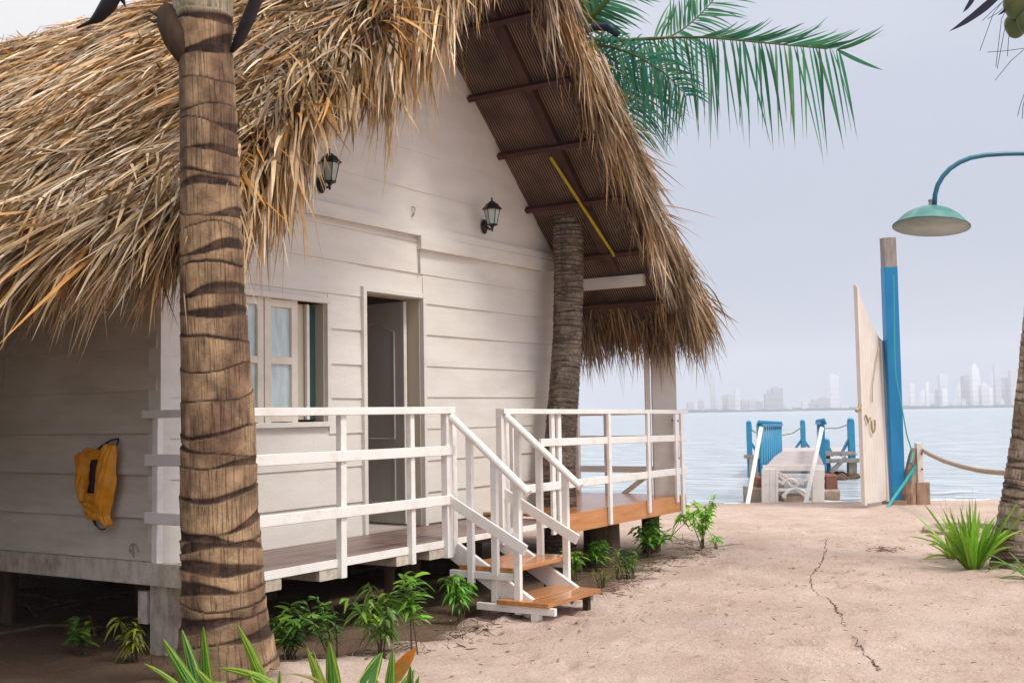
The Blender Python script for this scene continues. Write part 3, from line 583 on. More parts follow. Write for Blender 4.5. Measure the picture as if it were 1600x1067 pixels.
def clumps(nc,per,sgn,amin,amax,ymin,ymax,hfun,ang,spread,Lr,Wr,lift,palw,crossp=.12,seg=4,crv=.35,bias=0):
    d,n=slope(sgn); e=np.array([0,-1.,0])
    a=rng.uniform(amin,amax,nc); y=rng.uniform(ymin,ymax,nc); ph=rng.normal(bias,ang,nc)
    cr=rng.random(nc)<crossp; ph=np.where(cr,rng.choice([-1,1],nc)*rng.uniform(.9,1.35,nc),ph)
    ci=rng.choice(len(PAL),nc,p=palw); cc=PAL[ci]*rng.uniform(.75,1.15,(nc,1)); cc[cr]=PAL[rng.choice([3,4,0],cr.sum())]*.95
    A=np.repeat(a,per)+rng.normal(0,.10,nc*per); Yy=np.repeat(y,per)+rng.normal(0,.09,nc*per)
    Ph=np.repeat(ph,per)+rng.normal(0,spread,nc*per); A=np.clip(A,0,(SLL if sgn<0 else SLEN)-.05)
    h=hfun(sgn,A)+rng.uniform(-.02,.10,nc*per)
    P=np.array([CX,0,RZ])+A[:,None]*d+Yy[:,None]*np.array([0,1.,0])+h[:,None]*n
    lf=rng.normal(lift,.09,nc*per)
    D=np.cos(Ph)[:,None]*d+np.sin(Ph)[:,None]*e+lf[:,None]*n
    L=rng.uniform(*Lr,nc*per); W=rng.uniform(*Wr,nc*per)
    G=np.array([0,0,-1.])*crv*rng.uniform(.3,1.3,nc*per)[:,None]+rng.normal(0,.10,(nc*per,3))
    C=np.repeat(cc,per,axis=0)*rng.uniform(.55,1.18,(nc*per,1))
    TH.blades(P,D,L,W,G,n,C,seg,rng.normal(0,.6,nc*per))
pw=np.array([5,4.5,5,2.0,.9,3.2,4,3.0,5.0]); pw/=pw.sum()
clumps(1750,14,-1,-.1,SLL-.15,VY+.05,BY+.4,thick,.26,.17,(.40,.90),(.016,.038),.27,pw,.11,bias=.05,crv=.42,seg=5)
clumps(520,14,-1,-.1,SLL-.15,VY-.02,7.6,thick,.32,.2,(.38,.85),(.016,.038),.34,pw,.08,bias=.3,crv=.45,seg=5)
clumps(420,14,1,-.1,SLEN-.1,VY,8.5,thick,.35,.28,(.35,.75),(.012,.024),.2,pw,.12)
# ridge tufts
clumps(260,12,-1,-.05,.2,VY,BY,lambda s,a:.22+a*0,.9,.5,(.2,.5),(.012,.022),.3,pw,.3)
def tufts(pts,dirs,per,Lr,Wr,spread,pal,gdown=.25,jit=.05,seg=5,tone=1.0,lf=None):
    n=len(pts); P=np.repeat(pts,per,axis=0)+rng.normal(0,jit,(n*per,3)); D=np.repeat(dirs,per,axis=0)+rng.normal(0,spread,(n*per,3))
    Lc=np.repeat(rng.uniform(*Lr,n),per)*rng.uniform(.6,1.1,n*per); W=rng.uniform(*Wr,n*per)
    if lf is not None: Lc=Lc*np.repeat(lf,per)
    ci=rng.choice(len(PAL),n,p=pal); C=np.repeat(PAL[ci]*rng.uniform(.75,1.1,(n,1)),per,axis=0)*rng.uniform(.6,1.15,(n*per,1))*tone
    G=np.array([0,0,-1.])*gdown+rng.normal(0,.12,(n*per,3)); nn=np.tile([0,-1.,.1],(n*per,1))+rng.normal(0,.4,(n*per,3))
    TH.blades(P,D,Lc,W,G,nn,C,seg,rng.normal(0,.5,n*per))
# left verge: long hanging fringe over the front wall
d,n=slope(-1)
def lfac(a):   # the hanging fringe is long in some stretches and thin in others
    return np.interp(a,[0,.9,1.3,2.2,2.5,2.7,3.2,3.45,3.9,5],[.8,.9,1.35,1.45,1.0,.45,.5,1.15,1.25,1.0])
def vergepts(sgn,nt,a0,a1,hlo,hhi,ylo,yhi):
    d,n=slope(sgn); a=rng.uniform(a0,a1,nt); h=rng.uniform(hlo,hhi,nt); y=rng.uniform(ylo,yhi,nt)
    return np.array([CX,0,RZ])+a[:,None]*d+h[:,None]*n+y[:,None]*np.array([0,1.,0]),a
P,a=vergepts(-1,230,.1,SLL-.1,.02,.28,VY-.14,VY+.16); d,n=slope(-1)
D=np.tile(d*.55+np.array([0,-.18,-.75]),(len(P),1)); tufts(P,D,15,(.26,.52),(.013,.030),.12,pw,.35,lf=lfac(a))
P,a=vergepts(-1,30,.3,SLL-.2,.0,.15,VY-.08,VY+.06); D=np.tile(d*.25+np.array([0,-.05,-1]),(len(P),1)); tufts(P,D,15,(.40,.66),(.008,.018),.09,pw,.15,lf=lfac(a))
P,a=vergepts(-1,150,0,SLL-.1,.15,.34,VY-.10,VY+.3); D=np.tile(d*.6+np.array([0,-.55,-.15]),(len(P),1)); tufts(P,D,13,(.25,.48),(.012,.026),.22,pw,.40)
# right verge
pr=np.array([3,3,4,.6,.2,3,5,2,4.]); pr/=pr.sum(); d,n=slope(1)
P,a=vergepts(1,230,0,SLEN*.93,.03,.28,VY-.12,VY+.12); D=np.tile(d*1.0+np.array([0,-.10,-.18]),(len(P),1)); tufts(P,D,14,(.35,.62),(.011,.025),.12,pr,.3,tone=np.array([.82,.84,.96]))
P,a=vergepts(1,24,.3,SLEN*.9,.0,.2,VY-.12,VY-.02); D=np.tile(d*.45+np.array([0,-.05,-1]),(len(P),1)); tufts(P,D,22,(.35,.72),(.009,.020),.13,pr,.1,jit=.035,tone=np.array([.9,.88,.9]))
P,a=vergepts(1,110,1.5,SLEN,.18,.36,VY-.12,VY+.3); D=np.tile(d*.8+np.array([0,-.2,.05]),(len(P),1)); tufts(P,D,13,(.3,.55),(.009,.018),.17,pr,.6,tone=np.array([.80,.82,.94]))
# eaves
for sgn,cnt,pal,y0,y1 in ((-1,420,pw,VY-.05,BY+.5),(1,420,pr,VY-.1,BY)):
    d,n=slope(sgn); y=rng.uniform(y0,y1,cnt) if sgn<0 else np.concatenate([rng.uniform(y0,7.6,cnt-90),rng.uniform(7.6,y1,90)]); a=rng.uniform((SLL if sgn<0 else SLEN)-.5,SLL if sgn<0 else SLEN,cnt); h=rng.uniform(0,.3 if sgn<0 else .42,cnt)
    P=np.array([CX,0,RZ])+a[:,None]*d+h[:,None]*n+y[:,None]*np.array([0,1.,0])
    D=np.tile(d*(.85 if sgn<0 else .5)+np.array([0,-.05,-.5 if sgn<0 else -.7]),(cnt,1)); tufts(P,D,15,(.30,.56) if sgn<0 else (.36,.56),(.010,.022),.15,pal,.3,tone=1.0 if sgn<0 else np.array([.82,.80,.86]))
TH.build('thatch_roof',M['thatch'],cab)
# ------------------------------------------------------------------ porch railings
def railing(name,label,loc,rails,posts,m=M['rail']):
    t=thing(name,label,'railing',loc)
    for (p,q,w_,h_,nm,*lab) in rails:
        b=MB(); b.beam(p,q,w_,h_,ch=.004); b.build(nm,m,t)
    for (x,y,z0,z1,w_,d_) in posts:
        b=MB(); b.beam((x,y,z0),(x+random.uniform(-.006,.006),y,z1),d_,w_,up=(1,0,0),ch=.003); b.build('post',m,t)
    return t
yo=5.268; yp=5.30
rl=[((5.17,yo,.045),(7.46,yo,.045),.035,.055,'top_rail'),((5.20,yo,-.265),(7.46,yo,-.275),.022,.075,'rail'),((5.20,yo,-.655),(7.46,yo,-.665),.022,.075,'rail'),
    ((5.215,5.26,.045),(5.215,6.27,.045),.035,.055,'side_top_rail'),((5.215,5.26,-.265),(5.215,6.25,-.265),.022,.08,'side_rail'),((5.215,5.26,-.655),(5.215,6.25,-.655),.022,.08,'side_rail')]
ps=[(5.25,yp,-1.10,.02,.05,.045),(6.125,yp,-1.115,.02,.06,.05),(6.93,yp,-1.115,.02,.05,.05),(7.40,yp,-1.12,.02,.075,.06),(7.50,5.315,-1.10,-.03,.06,.05),(5.24,6.165,-.955,.02,.05,.055)]
rA=railing('porch_railing','white three-board porch railing left of the steps, passing behind the thick palm trunk',(6.3,5.3,-.98),rl,ps)
rl=[((8.17,yo,.03),(12.07,yo,.0),.05,.045,'top_rail'),((8.80,yo,-.255),(12.05,yo,-.295),.022,.07,'rail'),((8.48,yo,-.655),(12.05,yo,-.665),.022,.075,'rail'),
    ((12.03,5.3,.0),(12.03,6.68,-.01),.05,.04,'side_top_rail'),((12.03,5.3,-.29),(12.03,6.68,-.29),.022,.05,'side_rail'),((12.03,5.3,-.66),(12.03,6.68,-.66),.022,.075,'side_rail'),((12.05,5.72,-.70),(12.07,6.10,-.96),.05,.05,'brace')]
ps=[(8.20,yp,-1.10,.055,.07,.06),(8.30,yp+.02,-1.05,.02,.055,.05),(8.42,yp+.02,-1.0,-.0,.045,.04),(9.05,5.285,-1.1,.01,.06,.03),(9.17,5.285,-1.1,.01,.06,.03),(10.12,5.255,-1.10,-.01,.055,.03),(11.02,5.255,-1.06,-.01,.055,.03),(11.74,5.255,-1.0,-.02,.05,.03),(11.90,5.255,-1.15,-.02,.06,.03),(12.0,6.66,-.94,0,.06,.06),(12.06,6.3,-.94,0,.04,.04)]
rB=railing('porch_railing','white three-board porch railing right of the steps, before the leaning palm and sea',(10.1,5.3,-.98),rl,ps)
# ------------------------------------------------------------------ steps
st=thing('porch_steps','white wooden porch steps with two varnished treads and round handrails','steps',(7.9,4.75,-1.57))
b=MB()
for (y0,y1) in ((4.725,4.985),(4.993,5.235)): b.box((7.455,y0,-1.215),(8.36,y1,-1.18))
b.build('tread',M['varnish'],st,bev=.004)
b=MB()
for (y0,y1) in ((4.36,4.57),(4.578,4.82)): b.box((7.36,y0,-1.445),(8.20,y1,-1.41))
b.build('tread',M['varnish'],st,bev=.004)
for x in (7.50,8.20):
    b=MB(); b.beam((x,5.30,-1.08),(x,4.58,-1.49),.04,.15,ch=.003); b.build('stringer',M['rail'],st)
for x0,zt,y0,y1 in ((7.44,-1.245,4.70,5.30),(8.28,-1.245,4.72,5.2),(7.40,-1.475,4.32,5.02),(8.16,-1.475,4.40,4.9)):
    b=MB(); b.beam((x0,y0,zt),(x0,y1,zt),.035,.055); b.build('tread_bearer',M['rail'],st)
for (x,y,z0,z1,w_) in ((7.42,4.50,-1.64,-1.50,.065),(8.12,4.45,-1.60,-1.45,.05),(7.475,4.90,-1.45,-1.22,.055),(8.27,4.9,-1.5,-1.22,.05)):
    b=MB(); b.beam((x,y,z0),(x,y,z1),w_,w_); b.build('leg',M['rail'] if x<8 else M['pile'],st)
for x in (7.42,8.235):
    b=MB(); b.tube([(x+.0,5.27,-.005),(x,4.55,-.60)],.032,14); b.build('handrail',M['rail'],st,smooth=False)
    b=MB(); b.beam((x-.03,5.29,-.66),(x-.03,4.57,-1.03),.024,.085); b.build('rail_board',M['rail'],st)
zh=lambda y:-.005-(5.27-y)*.826
for x,ys,bots in ((7.42,(5.10,4.87,4.665),(-1.31,-1.24,-1.52)),(8.235,(5.16,4.95,4.70),(-1.1,-1.18,-1.42))):
    for y,zb in zip(ys,bots):
        b=MB(); b.beam((x+.012,y,zb),(x+.012,y,zh(y)-.02),.055,.04,up=(1,0,0)); b.build('baluster',M['rail'],st)
for (x,y) in ((8.1,5.08),):
    pass
# ------------------------------------------------------------------ wall lanterns
def lantern(bx,ax,zb,label):
    t=thing('wall_lantern',label,'lantern',(bx,WY-.02,zb),'black coach lanterns on the front wall')
    b=MB(); rot=np.array([[1,0,0],[0,0,-1],[0,1,0]])
    b.lathe((bx,WY-.018,zb),[(.0,.0),(.045,.002),(.05,.012),(.03,.03),(.012,.04)],20,1,1.5,tilt=rot); b.build('backplate',M['iron'],t,smooth=True)
    ay=WY-.20; a_=[(bx,WY-.05,zb),(bx+(ax-bx)*.4,WY-.12,zb-.045),(ax,ay,zb-.05),(ax,ay,zb+.0)]
    b=MB(); b.tube(a_,.010,8); b.lathe((ax,ay,zb-.085),[(0,0),(.006,.004),(.012,.02),(.006,.03),(.018,.045),(.018,.055),(.006,.065)],12); b.build('arm',M['iron'],t,smooth=True)
    z0=zb-.02; z1=zb+.135
    b=MB(); b.lathe((ax,ay,z0),[(0,-.012),(.05,-.004),(.055,.004),(.045,.012),(0,.014)],6); 
    for k in range(6):
        a=2*PI*k/6; c,s_=math.cos(a),math.sin(a); b.beam((ax+.045*c,ay+.045*s_,z0),(ax+.078*c,ay+.078*s_,z1),.007,.007)
        c2,s2=math.cos(a+PI/3),math.sin(a+PI/3)
    b.build('cage',M['iron'],t)
    b=MB(); b.lathe((ax,ay,z0+.012),[(.040,0),(.071,z1-z0-.014)],6); b.build('glass',M['glasslamp'],t)
    b=MB(); b.lathe((ax,ay,z1),[(.088,-.004),(.098,0),(.098,.006),(.07,.035),(.058,.055),(.036,.066),(.03,.075),(.012,.085),(.006,.10),(.011,.108),(.006,.118),(0,.121)],6); b.build('hood',M['iron'],t)
lantern(6.915,6.82,1.90,'black six-sided wall lantern near the hanging thatch, left of the roof-high door')
bpy.data.objects['wall_lantern']['label']='black wall lantern partly behind the tips of the hanging thatch, left one'
lantern(9.315,9.19,1.87,'black wall lantern on the bare gable wall near the leaning palm, right one')
b=MB(); b.tube([(8.15,WY-.012,1.90),(8.16,WY-.04,1.89),(8.14,WY-.045,1.84),(8.15,WY-.02,1.81)],.007,6); o=b.build('wall_hook',M['zinc']); tagg(recenter(o,(8.15,WY,1.84)),'small bent metal hook on the white gable wall between the lanterns','hook')
# ------------------------------------------------------------------ yellow bag on the side wall
bt=thing('hanging_bag','yellow oilcloth bag hanging open on the shaded side wall','bag',(WX0-.03,6.75,-.70))
nu,nv=26,36
def bag(u0f,u1f,z0,z1,outf,name,m):
    b=MB(); V=[]
    for j in range(nv):
        v=j/(nv-1); z=z0+(z1-z0)*v
        for i in range(nu):
            u=i/(nu-1); y=u0f(v)+(u1f(v)-u0f(v))*u
            V.append((WX0-.03-outf(u,v),y,z+.004*math.sin(u*9+v*3)))
    Fc=[(j*nu+i,j*nu+i+1,(j+1)*nu+i+1,(j+1)*nu+i) for j in range(nv-1) for i in range(nu-1)]
    b.add(V,Fc); o=b.build(name,m,bt,smooth=True); s_=o.modifiers.new('s','SOLIDIFY'); s_.thickness=.008; return o
ip=lambda v,ks:float(np.interp(v,[k[0] for k in ks],[k[1] for k in ks]))
fold=lambda u,v,k:.010*abs(math.sin(u*7+v*4+k))+.008*abs(math.sin(u*4-v*11+k*2))+.004*math.sin(u*31+v*11)
bag(lambda v:ip(v,[(0,6.575),(.12,6.59),(.5,6.53),(1,6.535)]),lambda v:ip(v,[(0,6.59),(.12,6.69),(.3,6.74),(.6,6.74),(.85,6.71),(1,6.66)]),-.72,-.16,lambda u,v:.05+.07*math.sin(PI*min(1,u*1.05))*(.4+.6*math.sin(PI*(.15+.8*v)))+fold(u,v,0),'front_flap',M['yellow'])
bag(lambda v:ip(v,[(0,6.84),(.3,6.86),(1,6.80)]),lambda v:ip(v,[(0,6.90),(.3,6.95),(.8,6.97),(.93,7.0),(1,6.93)]),-.56,-.22,lambda u,v:.035+.05*math.sin(PI*u)+fold(u,v,2),'side_flap',M['yellow'])
bag(lambda v:ip(v,[(0,6.62),(1,6.60)]),lambda v:ip(v,[(0,6.84),(.5,6.91),(1,6.91)]),-.68,-.50,lambda u,v:.04+.05*math.sin(PI*u)+fold(u,v,4),'bottom_fold',M['yellow'])
bag(lambda v:6.62,lambda v:ip(v,[(0,6.80),(.5,6.93),(1,6.90)]),-.26,-.19,lambda u,v:.03+.06*math.sin(PI*u)+fold(u,v,6),'top_fold',M['yellow'])
b=MB(); b.box((WX0-.045,6.66,-.54),(WX0-.032,6.93,-.2)); b.box((WX0-.075,6.735,-.50),(WX0-.045,6.83,-.27)); b.build('lining',M['bagdark'],bt)
b=MB(); b.tube([(WX0-.05,6.80,-.21),(WX0-.07,6.72,-.17),(WX0-.06,6.63,-.13),(WX0-.04,6.575,-.12),(WX0-.06,6.56,-.15),(WX0-.08,6.57,-.2)],.007,6); b.tube([(WX0-.04,6.84,-.62),(WX0-.05,6.80,-.72),(WX0-.05,6.78,-.74),(WX0-.06,6.74,-.755),(WX0-.05,6.70,-.75)],.005,6); b.beam((WX0-.06,6.83,-.65),(WX0-.06,6.79,-.73),.03,.02,taper=.3); b.build('strap',M['bagdark'],bt)
b=MB(); b.tube([(WX0-.03,6.57,-.11),(WX0-.08,6.57,-.115)],.006,6)
# small tap fitting on the lowest clapboard
b=MB(); V=[(WX0-.028-.012*math.sin(t),6.42+.045*math.cos(t),-.90+.06*math.sin(t)) for t in np.linspace(0,PI,12)]; b.tube(V,.006,6); b.tube([(WX0-.03,6.42,-.93),(WX0-.05,6.42,-.88),(WX0-.05,6.44,-.86)],.01,8); o=b.build('cable_clip',M['zinc']); tagg(recenter(o,(WX0-.03,6.42,-.93)),'small grey looped fitting low on the shaded side wall below the bag','fitting')
# ------------------------------------------------------------------ palms
def ringtrunk(path,rad,nh,na,spacing,tan,dark,scar,amp,m,name,parent,seed,sc_t=.5,clean_top=None,wave=.25,bulge=.5,clean_col=(.55,.47,.33)):
    r=np.random.default_rng(seed); P=np.array(path,float); s_=np.concatenate([[0],np.cumsum(np.linalg.norm(np.diff(P,axis=0),axis=1))]); Lt=s_[-1]
    h=np.linspace(0,Lt,nh); 
    # smooth spline through the path
    C=np.stack([np.interp(h,s_,P[:,k]) for k in range(3)],1)
    kz=max(3,int(nh*.10)); ker=np.hanning(kz*2+1); ker/=ker.sum(); Cp=np.pad(C,((kz,kz),(0,0)),mode='edge'); 
    Cp[:kz]=C[0]+(C[0]-C[1])*np.arange(kz,0,-1)[:,None]; Cp[-kz:]=C[-1]+(C[-1]-C[-2])*np.arange(1,kz+1)[:,None]
    C=np.stack([np.convolve(Cp[:,k],ker,'valid') for k in range(3)],1)
    rr=np.interp(h,s_,rad); T=np.gradient(C,axis=0); T/=np.linalg.norm(T,axis=1)[:,None]
    A=np.cross(T,[0,1.,0]); A/=np.linalg.norm(A,axis=1)[:,None]; B=np.cross(T,A)
    th=np.linspace(0,2*PI,na,endpoint=False); H,TH_=np.meshgrid(h,th,indexing='ij')
    # ring boundaries
    b=[]; x=-.05
    while x<Lt+.2: b.append(x); x+=spacing(x)*r.uniform(.45,1.35)
    uoff=np.zeros(H.shape); prev=np.full(H.shape,-9.); nxt=np.full(H.shape,99.); scth=np.zeros(H.shape)
    for i,x in enumerate(b):
        sp=spacing(x); wv=sp*wave*(np.cos(TH_-r.uniform(0,2*PI))*r.uniform(.2,1)+.35*np.cos(2*TH_-r.uniform(0,6))+.06*np.cos(5*TH_-r.uniform(0,6))+.02*np.cos(13*TH_-r.uniform(0,6)))
        bd=x+wv; sct=sp*sc_t*(np.clip(np.cos((TH_-r.uniform(0,2*PI))*.5)**2*1.9-.9,0.0,1)*r.uniform(.15,1.15)+.05)
        msk=H>=bd; uoff=np.where(msk&(bd>prev),r.uniform(0,5),uoff); prev=np.where(msk&(bd>prev),bd,prev); scth=np.where(msk&(bd>=prev-1e-9)&(prev==bd),sct,scth)
        nxt=np.where((~msk)&(bd<nxt),bd,nxt)
    since=H-prev; gap=np.clip(nxt-prev,.004,1); t=np.clip(since/gap,0,1)
    isc=np.clip(1-(since-scth)/(.004+.12*scth),0,1)*(since<scth+.03)
    rad_=rr[:,None]*(1+amp*((1-t)*0+t**3*bulge-.55*isc*1.0)+amp*.25*fb(TH_*2,H*6,seed,4,1.5))
    V=C[:,None,:]+rad_[...,None]*(np.cos(TH_)[...,None]*A[:,None,:]+np.sin(TH_)[...,None]*B[:,None,:])
    nz=fb(TH_*1.5,H*3,seed+5,4,1.2)[...,None]; tanA=np.array(tan); darkA=np.array(dark); scA=np.array(scar)
    mixv=np.clip(nz*1.3+.30+.35*np.exp(-(since-scth)/.02)[...,None]*(since>scth)[...,None],0,1); col=tanA*(1-mixv*.75)+darkA*mixv*.75
    scn=np.clip(fb(TH_*4,H*45,seed+9,4,1.0)*.9+.25,0,.8)[...,None]; scc=scA*(1-scn)+darkA*.8*scn
    col=col*(1-isc[...,None]*.95)+scc*isc[...,None]*.95
    edge=np.clip(1-(gap-since)/.008,0,1)[...,None]*.55; col=col*(1-edge)
    if clean_top is not None: kx=np.clip((H-clean_top)/.02,0,1)[...,None]; col=col*(1-kx)+np.array(clean_col)*kx
    ii=np.arange(nh*na).reshape(nh,na); j=np.roll(ii,-1,axis=1); q=np.stack([ii[:-1],j[:-1],j[1:],ii[1:]],-1).reshape(-1,4)
    mb=MB(); uv=np.stack([TH_/(2*PI)+uoff,H],-1).reshape(-1,2); mb.add(V.reshape(-1,3),q,col.reshape(-1,3),uv=uv)
    # top cap
    mb.add(V[-1],[tuple(range(na))],(.3,.25,.15))
    return mb.build(name,m,parent,smooth=True)
def frond(parent,pts,n,L,droop,W,col,side=(1,1),start=.15,fwd=.55,upv=(0,0,1),rad=.018,rc=(.16,.20,.06),seed=0,lenprof=None,tipblade=False,down=(0,0,-1),sidev=None,spread=.08,name='frond'):
    r=np.random.default_rng(seed+100); P=np.array(pts,float); tt=np.linspace(0,1,len(P)); t=np.linspace(0,1,60)
    # Catmull style smoothing through cubic fit
    C=np.stack([np.interp(t,tt,P[:,k]) for k in range(3)],1); ker=np.hanning(15); ker/=ker.sum(); k=7
    Cp=np.vstack([C[0]+(C[0]-C[1])*np.arange(k,0,-1)[:,None],C,C[-1]+(C[-1]-C[-2])*np.arange(1,k+1)[:,None]]); C=np.stack([np.convolve(Cp[:,j],ker,'valid') for j in range(3)],1)
    mb=MB(); mb.tube(C[::3],np.interp(t[::3],[0,1],[rad,rad*.18]),7,rc); rk=mb.build(name,M['frond'],parent,smooth=True)
    T=np.gradient(C,axis=0); T/=np.linalg.norm(T,axis=1)[:,None]; mb=MB()
    for sg,onn in ((1,side[0]),(-1,side[1])):
        if not onn: continue
        ts=np.linspace(start,1,n)+r.normal(0,.004,n); ts=np.clip(ts,0,1)
        p=np.stack([np.interp(ts,t,C[:,j]) for j in range(3)],1); Tt=np.stack([np.interp(ts,t,T[:,j]) for j in range(3)],1)
        if sidev is not None: S=np.tile(np.array(sidev[0] if sg>0 else sidev[1],float),(n,1))
        else: S=np.cross(Tt,np.array(upv,float))*sg
        S/=np.linalg.norm(S,axis=1)[:,None]
        f=fwd*(.6+.9*ts)
        D=S+Tt*f[:,None]+r.normal(0,spread,(n,3)); D/=np.linalg.norm(D,axis=1)[:,None]
        lp=np.interp(ts,[0,.2,.5,.85,1],[.5,.85,1,.8,.45]) if lenprof is None else np.interp(ts,*lenprof)
        Ln=L*lp*r.uniform(.85,1.1,n); G=np.array(down,float)*droop*r.uniform(.7,1.3,n)[:,None]+r.normal(0,.06,(n,3))
        c=np.array(col)*r.uniform(.55,1.3,(n,1))+np.array([.16,.14,.01])*(r.random((n,1))**5)
        nn=np.cross(Tt,D)+r.normal(0,.35,(n,3)); 
        # fold each leaflet as two strips in a shallow V
        mb.blades(p,D,Ln,W*r.uniform(.8,1.2,n),G,nn,c,6,r.normal(0,.4,n),prof=([0,.06,.3,.7,1],[.4,1,1,.7,.04]))
    mb.build('leaflets',M['frond'],rk); return rk
# palm 1, thick trunk in front of the thatch
p1=thing('coconut_palm','thick ringed coconut palm trunk standing in front of the cabin porch and thatch','palm',(4.44,4.67,-1.42))
def P1(px,py,d): return at(px,py,d)
D1=6.24
path=[at(357,1075,D1),at(355,1035,D1),at(350,960,D1),at(343,800,D1),at(341,640,D1),at(333,480,D1),at(329,330,D1),at(326,180,D1),at(322,80,D1),at(316,0,D1),at(310,-150,D1),at(300,-330,D1)]
hw=[84,78,66,60,55.5,50,46,43,41,46,40,36]
rad=[x/FPX*D1 for x in hw]
tr=ringtrunk(path,rad,760,200,lambda x:.135 if x<2.6 else .12,(.49,.325,.19),(.15,.085,.055),(.040,.021,.017),.05,M['trunk'],'trunk',p1,5,sc_t=.48,clean_top=3.68,wave=.30)
# old flower stub knob on the trunk
b=MB(); c=at(290,45,D1-.02); V=[]
prof=[]; q0=at(268,95,D1-.05); q1=at(262,20,D1-.05)
b.tube([at(314,104,D1),at(297,84,D1-.03),at(280,58,D1-.05),at(266,34,D1-.05),at(261,16,D1-.04),at(263,6,D1-.04)],[.05,.085,.092,.075,.052,.02],18); b.tube([at(258,25,D1-.05),at(246,24,D1-.05),at(232,17,D1-.05)],[.02,.012,.006],6); b.tube([at(256,30,D1-.05),at(240,34,D1-.05),at(228,28,D1-.06)],[.016,.01,.005],6)
b.build('flower_stub',M['pile'],p1,smooth=True)
b=MB(); b.tube([at(404,-60,D1-.1),at(400,0,D1-.08),at(388,30,D1-.06),at(372,66,D1-.04),at(362,82,D1-.02)],[.05,.036,.036,.03,.010],10); b.build('frond_stalk',M['spathe'],p1,smooth=True)
b=MB(); dS=6.6; b.tube([at(205,-60,dS),at(180,-10,dS),at(168,10,dS),at(153,28,dS),at(140,36,dS),at(120,44,dS)],[.05,.045,.048,.034,.012,.006],10); b.build('spathe',M['spathe'],p1,smooth=True)
b=MB(); b.tube([at(182,-30,dS),at(189,-4,dS),at(194,6,dS),at(196,12,dS)],[.03,.02,.008,.002],8); b.build('spathe',M['spathe'],p1,smooth=True)
crown=np.array(path[-1])
for k in range(9):
    a=k*2*PI/9+.3; e=np.array([math.cos(a),math.sin(a),0]); fwd_=float(e@np.array([FX,FY,0])); rise=1.5 if fwd_>-.2 else .5; Lf=1.9 if fwd_>0 else 2.6
    frond(p1,[crown,crown+e*.4*Lf*.5+np.array([0,0,.7*rise]),crown+e*.8*Lf*.6+np.array([0,0,1.1*rise]),crown+e*Lf*.8+np.array([0,0,1.25*rise]),crown+e*Lf+np.array([0,0,1.1*rise])],42,.5,.35,.03,(.05,.13,.035),seed=k)
# palm 2, leaning trunk through the thatch at the right end of the porch
p2=thing('coconut_palm','slender curved grey palm growing up through the porch roof beside the front wall','palm',(10.25,5.9,-1.57))
def onY(px,py,y):
    v=CF+CR*(px-800)/FPX-CU*(py-533.5)/FPX; return v*y/v[1]
y2=5.86
path=[onY(870,905,y2),onY(872,785,y2),onY(874,700,y2),onY(881,620,y2),onY(887,520,y2),onY(889,430,y2),onY(887,330,y2),onY(893,230,y2),onY(905,150,y2-.05),onY(908,70,y2-.1)]
ringtrunk(path,[.20,.185,.16,.155,.15,.155,.165,.16,.15,.12],620,96,lambda x:.036,(.26,.205,.16),(.13,.10,.08),(.05,.038,.032),.075,M['trunk_fine'],'trunk',p2,8,sc_t=.30,wave=.5,bulge=.9)
dC=float(onY(908,70,y2-.1)@CF); A2=lambda px,py,dd=0:at(px,py,dC+dd)
GR=(.055,.27,.145); GB=(.05,.26,.20)
def F2(pts,**k):
    return frond(p2,[A2(*q) for q in pts],**k)
F2([(905,60),(960,66,-.1),(1010,60,-.2),(1100,58,-.3),(1200,68,-.35),(1312,79,-.4)],n=66,L=.72,droop=.50,W=.027,col=GR,side=(1,0),sidev=((0.10,0,-1),(0,0,1)),start=.30,fwd=.10,rad=.022,seed=1,lenprof=([0,.3,.6,.9,1],[.4,.85,1,1,.95]),spread=.10)
F2([(990,62,-.2),(1100,57,-.3),(1200,67,-.35),(1312,78,-.4)],n=46,L=.60,droop=-.18,W=.026,col=GR,side=(0,1),sidev=((0,0,1),tuple(CR*.9+CU*.30)),start=.30,fwd=.35,rad=.010,seed=2,lenprof=([0,.3,.7,1],[.3,.55,.9,.8]),spread=.07)
mb=MB(); mb.blades([A2(1308,78,-.4)],[A2(1385,121,-.4)-A2(1308,78,-.4)],[.56],[.045],[(CU*.10)],[tuple(CF)],[GR],8); mb.build('terminal_leaflet',M['frond'],p2)
F2([(905,60),(960,62,.2),(1040,62,.5),(1070,45,.7),(1100,18,.8),(1150,-40,.9)],n=44,L=.60,droop=.15,W=.025,col=GR,start=.35,fwd=.8,rad=.018,seed=3,upv=tuple(CF))
F2([(908,70),(950,72,-.2),(990,85,-.4),(1040,115,-.5),(1072,150,-.6)],n=48,L=.56,droop=.6,W=.022,col=GB,start=.15,fwd=.5,rad=.018,seed=4,upv=tuple(CF*.6+CU*.5))
F2([(908,70),(945,85,-.1),(985,110,.0),(1000,150,.0),(995,200,.0)],n=52,L=.58,droop=.5,W=.020,col=GB,start=.1,fwd=.45,rad=.018,seed=5,upv=tuple(CF))
F2([(908,70),(935,80,.3),(960,110,.5),(975,150,.6),(985,205,.6)],n=46,L=.52,droop=.5,W=.020,col=(.03,.11,.05),start=.1,fwd=.4,rad=.018,seed=6,upv=tuple(CF))
F2([(898,60),(920,30,-.2),(950,0,-.3),(990,-60,-.4),(1020,-140,-.5)],n=55,L=.50,droop=.2,W=.028,col=GR,start=.1,fwd=.7,rad=.05,rc=(.12,.24,.06),seed=7,upv=tuple(CF))
F2([(898,60),(905,10,.3),(935,-70,.4),(1010,-150,.5),(1100,-150,.6)],n=50,L=.6,droop=.4,W=.03,col=GR,start=.1,fwd=.6,seed=8)
